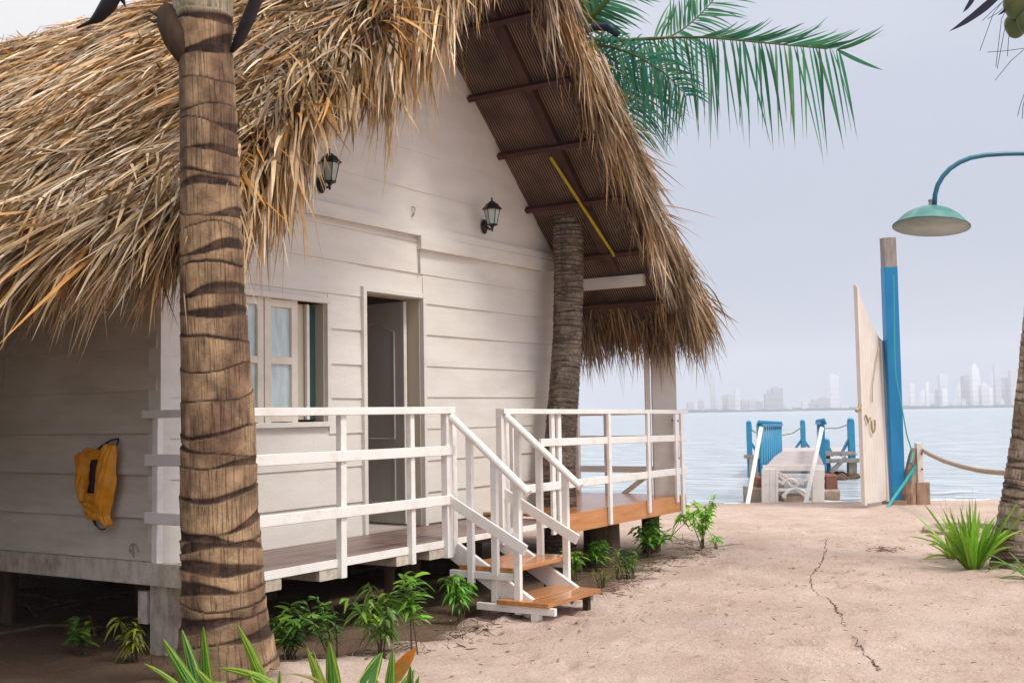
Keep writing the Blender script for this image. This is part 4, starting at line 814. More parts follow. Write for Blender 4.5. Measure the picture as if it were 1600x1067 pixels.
F2([(895,60),(870,-20,.6),(820,-90,1.2),(760,-120,1.8)],n=46,L=.6,droop=.4,W=.03,col=GR,start=.3,fwd=.6,seed=9)
F2([(900,65),(915,20,1.2),(940,-10,2.0),(980,-30,2.8)],n=46,L=.6,droop=.4,W=.03,col=GR,start=.3,fwd=.6,seed=10)
F2([(898,60),(890,20,.2),(885,-10,.1),(870,-70,0)],n=46,L=.5,droop=.3,W=.03,col=(.06,.15,.03),start=.05,fwd=.7,seed=12,upv=tuple(CF))
b=MB(); b.tube([A2(905,70,-.3),A2(925,90,-.35),A2(950,132,-.35),A2(985,160,-.3)],[.02,.03,.035,.015],8,(.22,.26,.04)); b.build('spathe',M['frond'],p2,smooth=True)
b=MB(); b.tube([A2(905,55,-.3),A2(930,42,-.4),A2(950,42,-.45),A2(966,55,-.5)],[.02,.045,.055,.03],8,(.02,.05,.10)); b.build('frond_base',M['frond'],p2,smooth=True)
b=MB(); n=40; P=np.tile(A2(918,70,-.35),(n,1))+rng.normal(0,.05,(n,3)); b.blades(P,np.tile(CR*.4-CU,(n,1))+rng.normal(0,.5,(n,3)),rng.uniform(.1,.28,n),.012,np.tile([0,0,-.2],(n,1)),None,np.array([.42,.40,.05])*rng.uniform(.7,1.2,(n,1)),3); b.build('flower_sprays',M['frond'],p2)
# palm 3, right edge
p3=thing('coconut_palm','ringed palm trunk leaning out of the right edge beside the rope','palm',(12.12,1.83,-1.57))
D3=float(np.array([12.12,1.83,-1.57])@CF)
path=[at(1592,905,D3),at(1590,880,D3),at(1593,820,D3),at(1600,740,D3),at(1606,680,D3),at(1613,600,D3),at(1622,480,D3),at(1640,300,D3),at(1655,120,D3),at(1660,0,D3-.2),at(1655,-60,D3-.3)]
ringtrunk(path,[x/FPX*D3 for x in (50,42,34,27,24,22,20,18,18,20,20)],520,110,lambda x:.075,(.46,.36,.27),(.24,.17,.13),(.07,.035,.035),.07,M['trunk_right'],'trunk',p3,12,sc_t=.45,wave=.28)
c3=at(1655,-60,D3-.3)
for k in range(8):
    a=k*2*PI/8+.5; e=np.array([math.cos(a),math.sin(a),0]); 
    lf=float(e@CR); zz=1.0 if lf<-.1 else .5
    frond(p3,[c3,c3+e*.5+np.array([0,0,.55*zz+.1]),c3+e*1.0+np.array([0,0,.95*zz]),c3+e*1.5+np.array([0,0,1.1*zz]),c3+e*2.0+np.array([0,0,1.05*zz])],40,.5,.35,.03,(.045,.12,.035),seed=40+k)
for k,(px,py,dd) in enumerate(((1588,8,-.6),(1587,40,-.5),(1606,34,-.65),(1612,5,-.4),(1640,20,-.8),(1575,-22,-.5))):
    b=MB(); c=at(px,py,D3+dd); rr_=.10 if k else .115; th=np.linspace(0,PI,12)
    b.lathe(c,[(rr_*math.sin(t)*(1+.08*math.cos(3*t)),-rr_*1.22*math.cos(t)) for t in th],16); b.build('coconut',M['coconut'],p3,smooth=True)
b=MB()
for (q,r,s_) in (((1578,-12),(1552,22),(1531,80)),((1580,0),(1565,30),(1556,105)),((1580,10),(1570,45),(1558,108)),((1585,20),(1576,60),(1574,88)),((1600,76),(1570,80),(1543,82)),((1600,78),(1580,95),(1555,126)),((1580,2),(1560,20),(1543,30)),((1576,-5),(1550,18),(1535,33)),((1603,140),(1594,165),(1590,182)),((1602,150),(1598,170),(1597,186))):
    b.tube([at(*q,D3-.5),at(*r,D3-.5),at(*s_,D3-.5)],.003,5)
b.build('dry_flower_stalks',M['spathe'],p3)
mb=MB()
for (q,s_,w_) in (((1570,-18),(1494,63),.075),((1524,-10),(1508,25),.045),((1579,8),(1561,28),.03)):
    p=at(*q,D3-.6); e=at(*s_,D3-.6); mb.blades([p],[e-p],[float(np.linalg.norm(e-p))],[w_],[-CR*.10+CU*.12],[tuple(CF)],[(.03,.03,.06)],8)
mb.build('hanging_leaflets',M['frond'],p3)
# ------------------------------------------------------------------ plants
def shrub(px,py,h,nst,nl,label,col=(.075,.20,.035),L=.12,W=.028,z=-1.57,lean=.18,droop=.5,xy=None,top=.35):
    b0=on_z(px,py,z) if xy is None else np.array([*xy,z]); b0[2]=float(gz(b0[0],b0[1])) if xy is None else z
    q_=random.Random(px+py); h*=q_.uniform(1.15,1.5); L*=q_.uniform(.75,1.2); W*=q_.uniform(.65,1.15); nl=int(nl*1.2); lean*=q_.uniform(.8,1.7); col=(col[0]*q_.uniform(2.4,3.6),col[1]*2.4,col[2]*1.5)
    t=thing('leafy_shrub',label,'shrub',b0,'young shrubs along the porch'); bs=MB(); bl=MB(); r=np.random.default_rng(int(px*7+py))
    for k in range(nst):
        d=np.array([r.normal(0,lean),r.normal(0,lean),1]); d/=np.linalg.norm(d); hh=h*r.uniform(.65,1.0); cv=np.array([r.normal(0,.12),r.normal(0,.12),0])
        tt=np.linspace(0,1,8); C=b0+np.array([r.normal(0,.02),r.normal(0,.02),0])+d*hh*tt[:,None]+cv*hh*(tt**2)[:,None]; bs.tube(C,np.linspace(.006,.002,8),5,(.14,.11,.06))
        n=nl; ts=top+(1-top)*r.random(n)**.8; p=np.stack([np.interp(ts,tt,C[:,j]) for j in range(3)],1); a=r.uniform(0,2*PI,n)
        D=np.stack([np.cos(a),np.sin(a),r.uniform(-.1,.9,n)],1); c=np.array(col)*r.uniform(.55,1.5,(n,1))+np.array([.22,.16,.0])*(r.random((n,1))**6)
        bl.blades(p,D,L*r.uniform(.6,1.25,n),W*r.uniform(.7,1.2,n),np.tile([0,0,-droop],(n,1))*r.uniform(.5,1.4,(n,1)),np.tile([0,0,1.],(n,1))+r.normal(0,.3,(n,3)),c,4,r.normal(0,.3,n),prof=([0,.15,.45,.8,1],[.2,.7,1,.6,.05]))
    bs.build('stems',M['leaf'],t); bl.build('leaves',M['leaf'],t); return t
DG=(.04,.115,.03); MG=(.06,.17,.035); BG=(.13,.30,.04)
shrub(455,1035,.26,9,22,'dark bushy shrub just right of the thick palm trunk base',DG,.09,.028)
shrub(522,1045,.30,5,22,'small dark green shrub with curling tip, second right of the thick palm trunk',DG,.085,.026)
shrub(598,1040,.37,7,24,'drooping dark shrub in front of the deck joists, third from the thick palm',DG,.10,.026,droop=.9)
shrub(652,1032,.50,3,34,'tall single-stemmed leafy shrub in front of the porch near the steps',MG,.13,.032,lean=.06,top=.42)
shrub(722,975,.27,6,26,'drooping green shrub just left of the lower step',MG,.10,.03,droop=.9)
shrub(895,905,.27,6,22,'green shrub right of the lower tread at the foot of the steps',MG,.12,.03)
shrub(932,890,.22,5,20,'bright shrub beside the dark pile under the orange deck',(.07,.2,.03),.13,.03)
shrub(985,905,.24,6,16,'wispy shrub on the sandy bed in front of the orange fascia',DG,.10,.022)
shrub(1012,868,.34,6,26,'dense green shrub against the orange fascia below the railing',MG,.14,.036)
shrub(1048,845,.36,2,22,'slanting shrub with drooping leaves at the end of the orange fascia',MG,.13,.036,lean=.3,droop=.9,top=.7)
shrub(1095,860,.46,6,38,'tall bright green shrub beyond the railing corner, standing on open sand',BG,.12,.036,top=.3,lean=.12)
shrub(1122,857,.18,3,12,'tiny bright seedling right of the tall bright shrub',BG,.09,.026,droop=.8)
shrub(1030,862,.16,4,10,'low thin sprout on the bed edge behind the debris line',DG,.08,.02)
shrub(968,908,.18,7,8,'low grassy tuft on the bed near the steps',(.07,.12,.04),.12,.01)
shrub(940,915,.16,5,7,'sparse thin seedling close to the lower tread',(.08,.12,.04),.08,.014)
shrub(132,1020,.22,5,14,'dim green seedling in the shade below the side wall',DG,.09,.03)
shrub(205,1032,.26,5,14,'dim drooping seedling beside the cabin corner pile',(.09,.12,.03),.11,.03,droop=1)
for (px,py,hh) in ((800,905,.25),(868,880,.2),(1100,838,.1),):
    pass
def lily(base,n,L,W,label,col,seed,name='strap_leaf_lily',el=(.7,1.4),group='strap leaf lilies',droop=.45,az=None):
    r=np.random.default_rng(seed); b0=np.array(base,float); t=thing(name,label,'plant',b0,group); mb=MB()
    a=r.uniform(0,2*PI,n) if az is None else r.uniform(az[0],az[1],n); e=r.uniform(*el,n); P=b0+np.stack([np.cos(a)*.05,np.sin(a)*.05,0*a],1)+np.array([0,0,-.01])
    D=np.stack([np.cos(a)*np.cos(e),np.sin(a)*np.cos(e),np.sin(e)],1); Ln=L*r.uniform(.6,1.1,n); c=np.array(col)*r.uniform(.6,1.35,(n,1))+np.array([.06,.05,0])*(r.random((n,1))**2)
    G=np.stack([np.cos(a)*.3,np.sin(a)*.3,0*a-1],1)*droop*r.uniform(.2,1.3,n)[:,None]
    N=np.stack([-np.cos(a)*np.sin(e),-np.sin(a)*np.sin(e),np.cos(e)],1)
    for sg in (-1,1):   # two half blades folded in a V with a paler margin
        S=np.cross(D,N); 
        mb.blades(P+S*sg*W*.20,D+S*sg*.02,Ln,W*.5,G,N+S*sg*.5,c*(1.0 if sg<0 else 1.18),10,None,prof=([0,.1,.5,.8,1],[.5,.85,1,.7,.04]))
    mb.build('leaves',M['leaf'],t)
    return t
# foreground clumps
dF=4.9
def fgbase(px,py,d): p=at(px,py,d); p[2]=float(gz(p[0],p[1])); return p
FG=(.13,.30,.035)
def fgleaf(t,specs,seed=0):
    r=np.random.default_rng(seed); mb=MB()
    for (p,q,w_,bend,c,d) in specs:
        a=at(*p,d); b_=at(*q,d+r.uniform(-.1,.1)); L_=float(np.linalg.norm(b_-a)); Gv=(CR*bend[0]+CU*bend[1])*1.0; Dv=(b_-a)/L_-Gv
        nr=CF*-1+np.array([0,0,.3]); Dn=Dv/np.linalg.norm(Dv); S=np.cross(Dn,nr); S/=np.linalg.norm(S)
        Lr=L_*np.linalg.norm(Dv); Gs=Gv*L_/Lr
        for sg,cm in ((-1,1.0),(1,1.25)):
            mb.blades([a+S*sg*w_*.25],[Dn-S*sg*w_*.22/Lr],[Lr],[w_*.52],[Gs],[nr+S*sg*.55],[np.array(c)*cm],12,None,prof=([0,.1,.5,.8,1],[.55,.85,1,.7,.04]))
        for sg in (-1,1):
            mb.blades([a+S*sg*w_*.49],[Dn-S*sg*w_*.46/Lr],[Lr],[w_*.09],[Gs],[nr+S*sg*.55+.001],[(.40,.46,.07)],12,None,prof=([0,.1,.5,.8,1],[.55,1,1,1,.3]))
    mb.build('leaves',M['leaf'],t)
t=thing('strap_leaf_lily','green strap-leaved lily in the foreground left of the thick palm trunk base','plant',fgbase(300,1110,4.9),'strap leaf lilies')
G1=(.055,.17,.03); G2=(.10,.25,.03); Y1=(.20,.34,.04)
fgleaf(t,[((322,1110),(254,997),.075,(0,.05),G2,4.9),((318,1110),(284,983),.08,(0,0),G1,5.0),((325,1110),(317,978),.07,(0,.02),G2,5.0),((300,1095),(225,1036),.035,(-.1,-.15),Y1,4.8),((345,1100),(303,1042),.05,(-.1,-.1),Y1,4.8),((330,1110),(340,1065),.05,(.1,0),G1,4.8),((370,1075),(325,1066),.03,(-.1,-.1),Y1,4.7)],1)
t=thing('strap_leaf_lily','arching green and yellow lily in the foreground before the thick palm trunk base','plant',fgbase(425,1110,4.8),'strap leaf lilies')
fgleaf(t,[((425,1100),(371,975),.06,(-.05,.05),Y1,4.8),((418,1105),(388,1000),.08,(0,0),G2,4.9),((440,1085),(341,1043),.055,(-.30,-.25),Y1,4.7),((432,1100),(385,1048),.05,(-.1,-.1),Y1,4.8),((410,1110),(392,1056),.05,(0,0),Y1,4.7),((435,1105),(437,1046),.03,(0,0),G1,4.7),((520,1085),(446,1052),.02,(-.3,-.4),(.30,.26,.10),4.7)],2)
t=thing('strap_leaf_lily','upright green lily in the foreground between the thick palm and the pale stone','plant',fgbase(515,1115,4.8),'strap leaf lilies')
fgleaf(t,[((512,1110),(479,1010),.055,(-.05,.1),Y1,4.8),((525,1110),(514,1001),.085,(0,0),G2,4.9),((505,1110),(497,1045),.07,(0,0),G1,5.0),((530,1105),(489,1014),.02,(.1,.15),(.34,.30,.12),4.8),((500,1112),(470,1063),.04,(-.1,0),G2,4.8)],3)
t=thing('strap_leaf_lily','broad-leaved lily with an orange dead leaf beside the pale stone in the foreground','plant',fgbase(615,1115,4.8),'strap leaf lilies')
fgleaf(t,[((572,1072),(597,1018),.085,(.1,-.05),G1,4.95),((605,1110),(614,1013),.06,(0,.02),G2,4.8),((612,1110),(648,1045),.075,(.05,0),G2,4.8),((640,1110),(641,1038),.05,(0,.1),G1,4.8),((600,1115),(588,1060),.04,(-.1,0),G2,4.8),((642,1105),(655,1055),.035,(.1,0),G2,4.75)],4)
mb=MB(); 
for q,r_2,w_,cc in (((612,1062),(648,1010),.07,(.60,.22,.03)),((618,1066),(640,1016),.05,(.50,.25,.05)),((608,1058),(636,1022),.04,(.62,.30,.06))):
    a=at(*q,4.82); e=at(*r_2,4.82); mb.blades([a],[e-a],[float(np.linalg.norm(e-a))],[w_],[CR*.05],[tuple(-CF+CR*.4)],[cc],8)
mb.build('dead_leaf',M['leaf'],t)
b=MB(); c=at(575,1068,4.9); c[2]=float(gz(c[0],c[1]))
th=np.linspace(0,PI,9)
V=[];n=18
for i,tq in enumerate(np.linspace(0,PI/2,7)):
    for k in range(n):
        a=2*PI*k/n; rr_=.17*math.cos(tq)*(1+.18*math.sin(3*a+1)+.1*math.sin(7*a)); V.append((c[0]+rr_*math.cos(a)*1.1,c[1]+rr_*math.sin(a)*.7,c[2]-.01+.075*math.sin(tq)*(1+.15*math.sin(5*a))))
b.add(V,[(i*n+k,i*n+(k+1)%n,(i+1)*n+(k+1)%n,(i+1)*n+k) for i in range(6) for k in range(n)]); o=b.build('pale_stone',M['stone']); tagg(recenter(o,c),'pale flat stone lying among the foreground lilies','stone')
# right hand clump
bz=lambda x,y:[x,y,float(gz(x,y))]
q=on_z(1520,890,-1.57); lily(bz(q[0],q[1]),54,.80,.062,'big bright green strap-leaved clump at the foot of the right-hand palm',(.22,.44,.035),5,el=(.85,1.5),droop=.32)
q=on_z(1492,872,-1.57); lily(bz(q[0],q[1]),26,.50,.055,'yellowish low lily clump on the sandy side of the big bright clump',(.26,.36,.03),6,el=(.5,1.3),droop=.5)
q=on_z(1618,905,-1.57); lily(bz(q[0],q[1]),16,.55,.035,'thin-leaved lily at the frame edge right of the palm trunk',(.10,.24,.03),7,el=(.4,1.2),droop=.7)
q=on_z(1545,890,-1.57)
mb=MB(); n=14; b0=np.array(bz(q[0],q[1])); a=rng.uniform(0,2*PI,n); P=np.tile(b0,(n,1)); mb.blades(P,np.stack([np.cos(a),np.sin(a),.8+0*a],1),.22,.03,np.tile([0,0,-.9],(n,1)),None,np.array([.42,.30,.12])*rng.uniform(.7,1.2,(n,1)),5); o=mb.build('withered_leaves',M['leaf']); tagg(recenter(o,b0),'withered brown leaf tuft between the bright clump and the palm','plant')
mb=MB(); n=12; q=on_z(1510,880,-1.57); P=np.tile(np.array(bz(q[0],q[1])),(n,1))+rng.normal(0,.12,(n,3))*[1,1,0]; mb.blades(P,np.tile([0,0,1.],(n,1))+rng.normal(0,.16,(n,3)),rng.uniform(.6,.85,n),.005,None,None,(.35,.30,.26),4); o=mb.build('dry_stalks',M['leaf']); tagg(recenter(o,P[0]),'thin dry flower stalks rising from the big bright clump','plant')
# planter ring on the sand
q=on_z(1492,832,-1.57); t=MB(); t.lathe((q[0]+.1,q[1]-.1,-1.60),[(.50,0),(.50,.085),(.47,.10),(.40,.10),(.385,.05),(.38,.0)],40,1.25,1); o=t.build('planter_ring',M['concrete']); tagg(recenter(o,(q[0]+.1,q[1]-.1,-1.6)),'low round concrete ring set in the sand left of the right-hand palm','planter')
# greenery beyond and left of the cabin
mb=MB(); n=9000; x=rng.uniform(1,8,n); y=rng.uniform(12.9,22,n); P=np.stack([x,y,np.full(n,-1.56)],1); a=rng.uniform(0,2*PI,n)
mb.blades(P,np.stack([np.cos(a)*.6,np.sin(a)*.6,np.ones(n)],1),rng.uniform(.15,.5,n),rng.uniform(.03,.07,n),np.tile([0,0,-.5],(n,1)),None,np.array([.16,.34,.04])*rng.uniform(.5,1.4,(n,1)),3); o=mb.build('ground_cover',M['leaf']); o['kind']='stuff'
def tree(x,y,h,r,label,seed,nl=11000):
    rr_=np.random.default_rng(seed); t=thing('leafy_tree',label,'tree',(x,y,-1.57),'trees left of the cabin'); mb=MB(); mb.tube([(x,y,-1.6),(x+.1,y,h*.3-1.57),(x-.05,y+.1,h*.6-1.57)],[.16,.12,.07],8,(.15,.10,.07)); 
    for k in range(6):
        a=k*1.05; mb.tube([(x,y,h*.45-1.57),(x+math.cos(a)*r*.7,y+math.sin(a)*r*.7,h*.8-1.57)],[.05,.015],6,(.15,.1,.07))
    mb.build('trunk',M['leaf'],t); mb=MB(); nc=60; cc=rr_.normal(0,1,(nc,3)); cc/=np.linalg.norm(cc,axis=1)[:,None]; cc*=rr_.uniform(.45,1,(nc,1))*np.array([r,r,h*.36]); ci=rr_.integers(0,nc,nl)
    P=np.array([x,y,h*.62-1.57])+cc[ci]+rr_.normal(0,.28,(nl,3)); mb.blades(P,rr_.normal(0,1,(nl,3)),rr_.uniform(.12,.28,nl),rr_.uniform(.06,.12,nl),None,rr_.normal(0,1,(nl,3)),np.array([.05,.11,.03])*rr_.uniform(.5,1.6,(nl,1)),2,prof=([0,.5,1],[.3,1,.1])); mb.build('crown',M['leaf'],t)
tree(2.0,8.0,4.8,1.9,'unseen tree added to shade the cabin side wall, nearest of the row',1); tree(1.6,11.2,5.2,2.1,'unseen tree added to shade the cabin side wall, middle of the row',2); tree(1.8,15.2,5.0,1.8,'unseen tree added to shade the cabin side wall, farthest of the row',3)  # trees added out of view to block sky light from the side wall
q=at(-8,75,19.5); tree(float(q[0])-1.2,float(q[1])+1.2,7.4,1.7,'distant tree just showing past the ridge end at the left edge',4,6000)
# ------------------------------------------------------------------ gate, blue post, bollard, ropes
DG_=18.68; GA=lambda px,py,dd=0: at(px,py,DG_+dd)
gp=thing('blue_gate_post','tall blue square post with bare grey top at the beach gate','post',(19.28,4.70,-1.57))
b=MB(); lo=GA(1402,790); hi=GA(1389,418); b.beam((lo[0],lo[1],-1.66),hi,.215,.215,up=(FX,FY,0),ch=.008); b.build('shaft',M['blue'],gp)
b=MB(); tp=GA(1387,372); b.beam(hi,tp,.205,.205,up=(FX,FY,0),ch=.006); b.build('bare_top',M['greywood'],gp)
b=MB(); b.box((lo[0]-.18,lo[1]-.18,-1.62),(lo[0]+.2,lo[1]+.2,-1.50)); b.build('footing',M['concrete'],gp)
for zz in (1.06,.62,-.25):
    b=MB(); c=GA(1389,640-zz*FPX/DG_); b.beam((c[0]-.0,c[1]+.0,zz-.05),(c[0],c[1],zz+.05),.05,.09,up=(FX,FY,0)); b.build('hinge',M['blue'],gp)
gt=thing('beach_gate','open cream wooden gate leaf with sweeping curved top, hinged to the blue post','gate',(18.95,5.0,-1.57))
# leaf outline in its own plane, from hinge (u=0) to free edge (u=w)
hg=np.array([19.14,4.83]); fr_=np.array([18.35,4.995]);
fe=at(1348,796,17.9); fr_=np.array([fe[0],fe[1]]); ud=fr_-hg; gw=float(np.linalg.norm(ud)); ud/=gw; un=np.array([-ud[1],ud[0]])
topz=lambda u:np.interp(u/gw,[0,.12,.3,.5,.7,.86,.96,1],[1.13,1.17,1.30,1.47,1.66,1.84,1.97,1.98])
b=MB(); U=np.linspace(0,gw,24); V=[];
for s_ in (-.02,.02):
    for u in U: V+=[(hg[0]+ud[0]*u+un[0]*s_,hg[1]+ud[1]*u+un[1]*s_,-1.50),(hg[0]+ud[0]*u+un[0]*s_,hg[1]+ud[1]*u+un[1]*s_,topz(u))]
n=2*len(U); Fc=[]
for i in range(len(U)-1): k=2*i; Fc+=[(k,k+2,k+3,k+1),(n+k,n+k+1,n+k+3,n+k+2),(k+1,k+3,n+k+3,n+k+1),(k,n+k,n+k+2,k+2)]
Fc+=[(0,1,n+1,n),(n-2,2*n-2,2*n-1,n-1)]
b.add(V,Fc); gl=b.build('leaf_panel',M['gate'],gt)
def gpt(u,z,s_): return (hg[0]+ud[0]*u+un[0]*s_,hg[1]+ud[1]*u+un[1]*s_,z)
sgn_=1 if np.dot(un,-hg)>0 else -1
for u0,u1,nm in ((gw-.07,gw,'stile'),(0.0,.07,'stile')):
    b=MB(); um=(u0+u1)/2; b.beam(gpt(um,-1.52,sgn_*.03),gpt(um,float(topz(um))-.02,sgn_*.03),.03,.07,up=(*ud,0)); b.build(nm,M['gate'],gt)
b=MB()
for u in np.linspace(.16,gw-.16,7): b.beam(gpt(u,-1.49,sgn_*.0205),gpt(u,float(topz(u))-.01,sgn_*.0205),.004,.008,up=(*ud,0))
b.build('board_grooves',M['gate'],gt)
b=MB(); c=gpt(gw*.80,-.19,sgn_*.05); c2=gpt(gw*.62,-.35,sgn_*.06)
b.tube([gpt(gw*.86,-.10,sgn_*.05),gpt(gw*.80,-.20,sgn_*.06),gpt(gw*.70,-.14,sgn_*.06)],.018,8); b.build('gate_hook',M['brass'],gt); b=MB(); th=np.linspace(-.5,PI+.6,14); b.tube([gpt(gw*.60+.09*math.cos(t)*.8,-.25-.13*math.sin(t)+.0,sgn_*.06) for t in th],.014,8); b.build('gate_ring',M['brass'],gt); b=MB(); b.tube([gpt(gw*1.02,.07,sgn_*.03),gpt(gw*1.07,.0,sgn_*.03),gpt(gw*1.12,-.03,0)],.03,8)
b.build('gate_knob',M['brass'],gt)
b=MB(); b.tube([gpt(gw*.2,1.0,sgn_*.05),gpt(gw*.32,.82,sgn_*.05),gpt(gw*.42,.62,sgn_*.05),gpt(gw*.55,.35,sgn_*.05),gpt(gw*.58,.1,sgn_*.05)],.010,6); b.build('rope_chain',M['rope'],gt)
bo=thing('rope_bollard','pale square timber bollard holding the thick rope, right of the blue post','bollard',(19.46,4.32,-1.57))
b=MB(); c=GA(1437,740); b.beam((c[0],c[1],-1.60),(GA(1435,692)),.10,.12,up=(FX,FY,0)); b.build('post',M['gate'],bo)
b=MB(); b.beam((c[0],c[1],-1.66),(c[0],c[1],-1.22),.24,.26,up=(FX,FY,0),ch=.02); b.build('base_block',M['stump'],bo)
b=MB(); 
for zz in (-.75,-1.0): b.tube([(c[0]-.045,c[1]-.045,zz),(c[0]-.075,c[1]-.06,zz)],.014,8)
b.build('bolt',M['iron'],bo)
sp=thing('timber_stump','rough weathered timber stump wrapped in teal rope between blue post and bollard','stump',(19.35,4.5,-1.57))
b=MB(); b.tube([GA(1420,802,-.1),GA(1420,770,-.1),GA(1422,735,-.05),GA(1425,712),GA(1428,700)],[.12,.115,.085,.06,.045],9); b.build('trunk_piece',M['stump'],sp)
tr_=thing('teal_rope','teal rope running down the blue post and tied round the stump','rope',(19.3,4.6,-1.57))
b=MB(); b.tube([GA(1396,430,-.2),GA(1397,480,-.22),GA(1398,560,-.22),GA(1400,590,-.22),GA(1408,630,-.18),GA(1417,680,-.15),GA(1426,708,-.12)],.011,8)
b.tube([GA(1426,708,-.12),GA(1423,722,-.2),GA(1430,730,-.12),GA(1425,742,-.22),GA(1420,752,-.2)],.02,8); b.tube([GA(1430,728,-.15),GA(1415,752,-.3),GA(1395,780,-.5),GA(1382,800,-.7)],.024,8); b.build('strand',M['tealrope'],tr_)
# thick twisted rope
rp=thing('twisted_rope','thick pale twisted rope sagging from the bollard towards the right-hand palm','rope',(19.5,4.2,-.75))
b=MB(); pts=[(1441,703),(1455,711),(1475,720),(1500,728),(1530,735),(1560,738),(1590,740),(1640,738)]
Cc=np.array([at(px,py,DG_-i*.95) for i,(px,py) in enumerate(pts)]); tt=np.linspace(0,1,len(pts)); t2=np.linspace(0,1,260); C=np.stack([np.interp(t2,tt,Cc[:,k]) for k in range(3)],1)
for k in range(3):
    ph=t2*2*PI*30+k*2*PI/3; b.tube(C+np.stack([0*ph,np.cos(ph)*.020,np.sin(ph)*.020],1),.015,6)
b.build('strands',M['rope'],rp,smooth=True)
# ------------------------------------------------------------------ gooseneck lamp
lm=thing('gooseneck_lamp','green dish gooseneck lamp on a curved blue arm at the upper right','lamp',(8.75,-.1,-1.57))
dl_=7.5; LA=lambda px,py,dd=0: at(px,py,dl_+dd)
arm=[(1460,322),(1461,305),(1465,290),(1473,276),(1484,264),(1499,254),(1516,247),(1540,242.5),(1570,240.5),(1600,240),(1680,240),(1740,243),(1765,262),(1772,300)]
b=MB(); P_=[LA(*q) for q in arm]; base=LA(1775,320); P_+= [np.array([base[0],base[1],0.3]),np.array([base[0],base[1],-1.6])]; b.tube(P_,[.016]*12+[.018,.024,.032,.036],12); b.build('arm',M['lamparm'],lm,smooth=True)
c=LA(1455,352); T_=CR*math.cos(R(5))-CU*math.sin(R(5)); Nn=CU*math.cos(R(5))+CR*math.sin(R(5)); Nn=Nn*math.cos(R(9))-CF*math.sin(R(9))*-1.0; Nn/=np.linalg.norm(Nn); Bv=np.cross(Nn,T_); tilt=np.stack([T_,Bv,Nn],1)
b=MB(); prof=[(.020,.135),(.035,.128),(.075,.118),(.13,.095),(.18,.062),(.215,.025),(.238,-.002),(.246,-.006),(.246,-.012),(.236,-.010)]
b.lathe(c,prof,48,tilt=tilt); b.build('shade',M['teal'],lm,smooth=True)
b=MB(); b.lathe(c,[(.238,-.012),(.232,-.004),(.20,.024),(.16,.055),(.10,.085),(.04,.10),(.005,.102)],48,tilt=tilt); b.build('inner_reflector',M['lampin'],lm,smooth=True)
b=MB(); b.lathe(c,[(.0,.168),(.018,.166),(.020,.15),(.020,.132)],16,tilt=tilt); b.lathe(c,[(.0,.16),(.024,.162),(.024,.172),(.0,.174)],16,tilt=tilt); b.build('collar',M['zinc'],lm)
b=MB(); b.lathe(c,[(0,.005),(.02,.01),(.034,.03),(.034,.05),(.02,.08),(.016,.10)],16,tilt=tilt); b.build('bulb',M['glasslamp'],lm,smooth=True)
# ------------------------------------------------------------------ jetty
jt=thing('wooden_jetty','weathered plank jetty with blue slatted sides reaching from the beach into the water','jetty',(19.5,6.5,-1.62))
J=lambda px,py,d: at(px,py,d)
WZ=-1.66
# deck planks, frame aligned with the jetty's own axis
nL,nR=J(1197,727,20),J(1285,727,20); fL=J(1217.5,705,27); fR=J(1278,705,27); zd=float((nL[2]+nR[2])/2)
b=MB()
for k in range(22):
    t0,t1=k/22+.003,(k+1)/22-.003; a=nL+(fL-nL)*t0; c_=nR+(fR-nR)*t0; d_=nL+(fL-nL)*t1; e=nR+(fR-nR)*t1
    V=[(a[0],a[1],zd),(c_[0],c_[1],zd),(e[0],e[1],zd),(d_[0],d_[1],zd)]; V+=[(x,y,z-.035) for x,y,z in V]; b.add(V,[(0,1,2,3),(7,6,5,4),(0,4,5,1),(1,5,6,2),(2,6,7,3),(3,7,4,0)])
b.build('deck_planks',M['jettywood'],jt)
b=MB()
for q0,q1 in ((nL,fL),(nR,fR)): b.beam((q0[0],q0[1],zd-.09),(q1[0],q1[1],zd-.09),.06,.11)
b.build('deck_bearer',M['dirtywhite'],jt)
for i in range(1,6):
    for q0,q1 in ((nL,fL),(nR,fR)):
        p=q0+(q1-q0)*i/5; b=MB(); b.beam((p[0],p[1],-2.6),(p[0],p[1],zd-.05),.10,.10); b.build('pile',M['dirtywhite'],jt)
# slatted blue sides
def slats(pn,pf,ztn,ztf,name):
    b=MB(); N_=11; pn=np.array(pn); pf=np.array(pf)
    b.beam((pn[0],pn[1],ztn),(pf[0],pf[1],ztf),.10,.05)
    for i in range(N_):
        t=i/(N_-1); p=pn+(pf-pn)*t; zt=ztn+(ztf-ztn)*t; b.beam((p[0],p[1],zd-.14+.0*t),(p[0],p[1],zt-.02),.03,.13,up=(fL-nL)); 
        if i<N_-1:
            t2_=(i+1)/(N_-1); p2_=pn+(pf-pn)*t2_; b.beam((p[0]+.02,p[1],zd-.1),(p2_[0]+.02,p2_[1],zt-.05),.02,.05,up=(fL-nL))
    for i in range(N_): 
        t=i/(N_-1); p=pn+(pf-pn)*t; zt=ztn+(ztf-ztn)*t; b.lathe((p[0],p[1],zt+.02),[(.03,0),(.04,.03),(.03,.06),(.0,.07)],8)
    b.build(name,M['bluejetty'],jt)
a=J(1187,664,20.2); f_=J(1220,664,27); slats(a[:2],f_[:2],a[2],f_[2],'side_rail')
a=J(1287,661,20.2); f_=J(1277,661,27); slats(a[:2],f_[:2],a[2],f_[2],'side_rail')
for (p,q,d0,d1,wd) in (((1189,668),(1166,786),20,19.0,.065),((1284,668),(1257,786),20,19.2,.065)):
    b=MB(); e=J(*q,d1); b.beam(J(*p,d0),(e[0],e[1],-1.66),wd,.05,up=(FX,FY,0)); b.build('leaning_plank',M['rail'],jt)
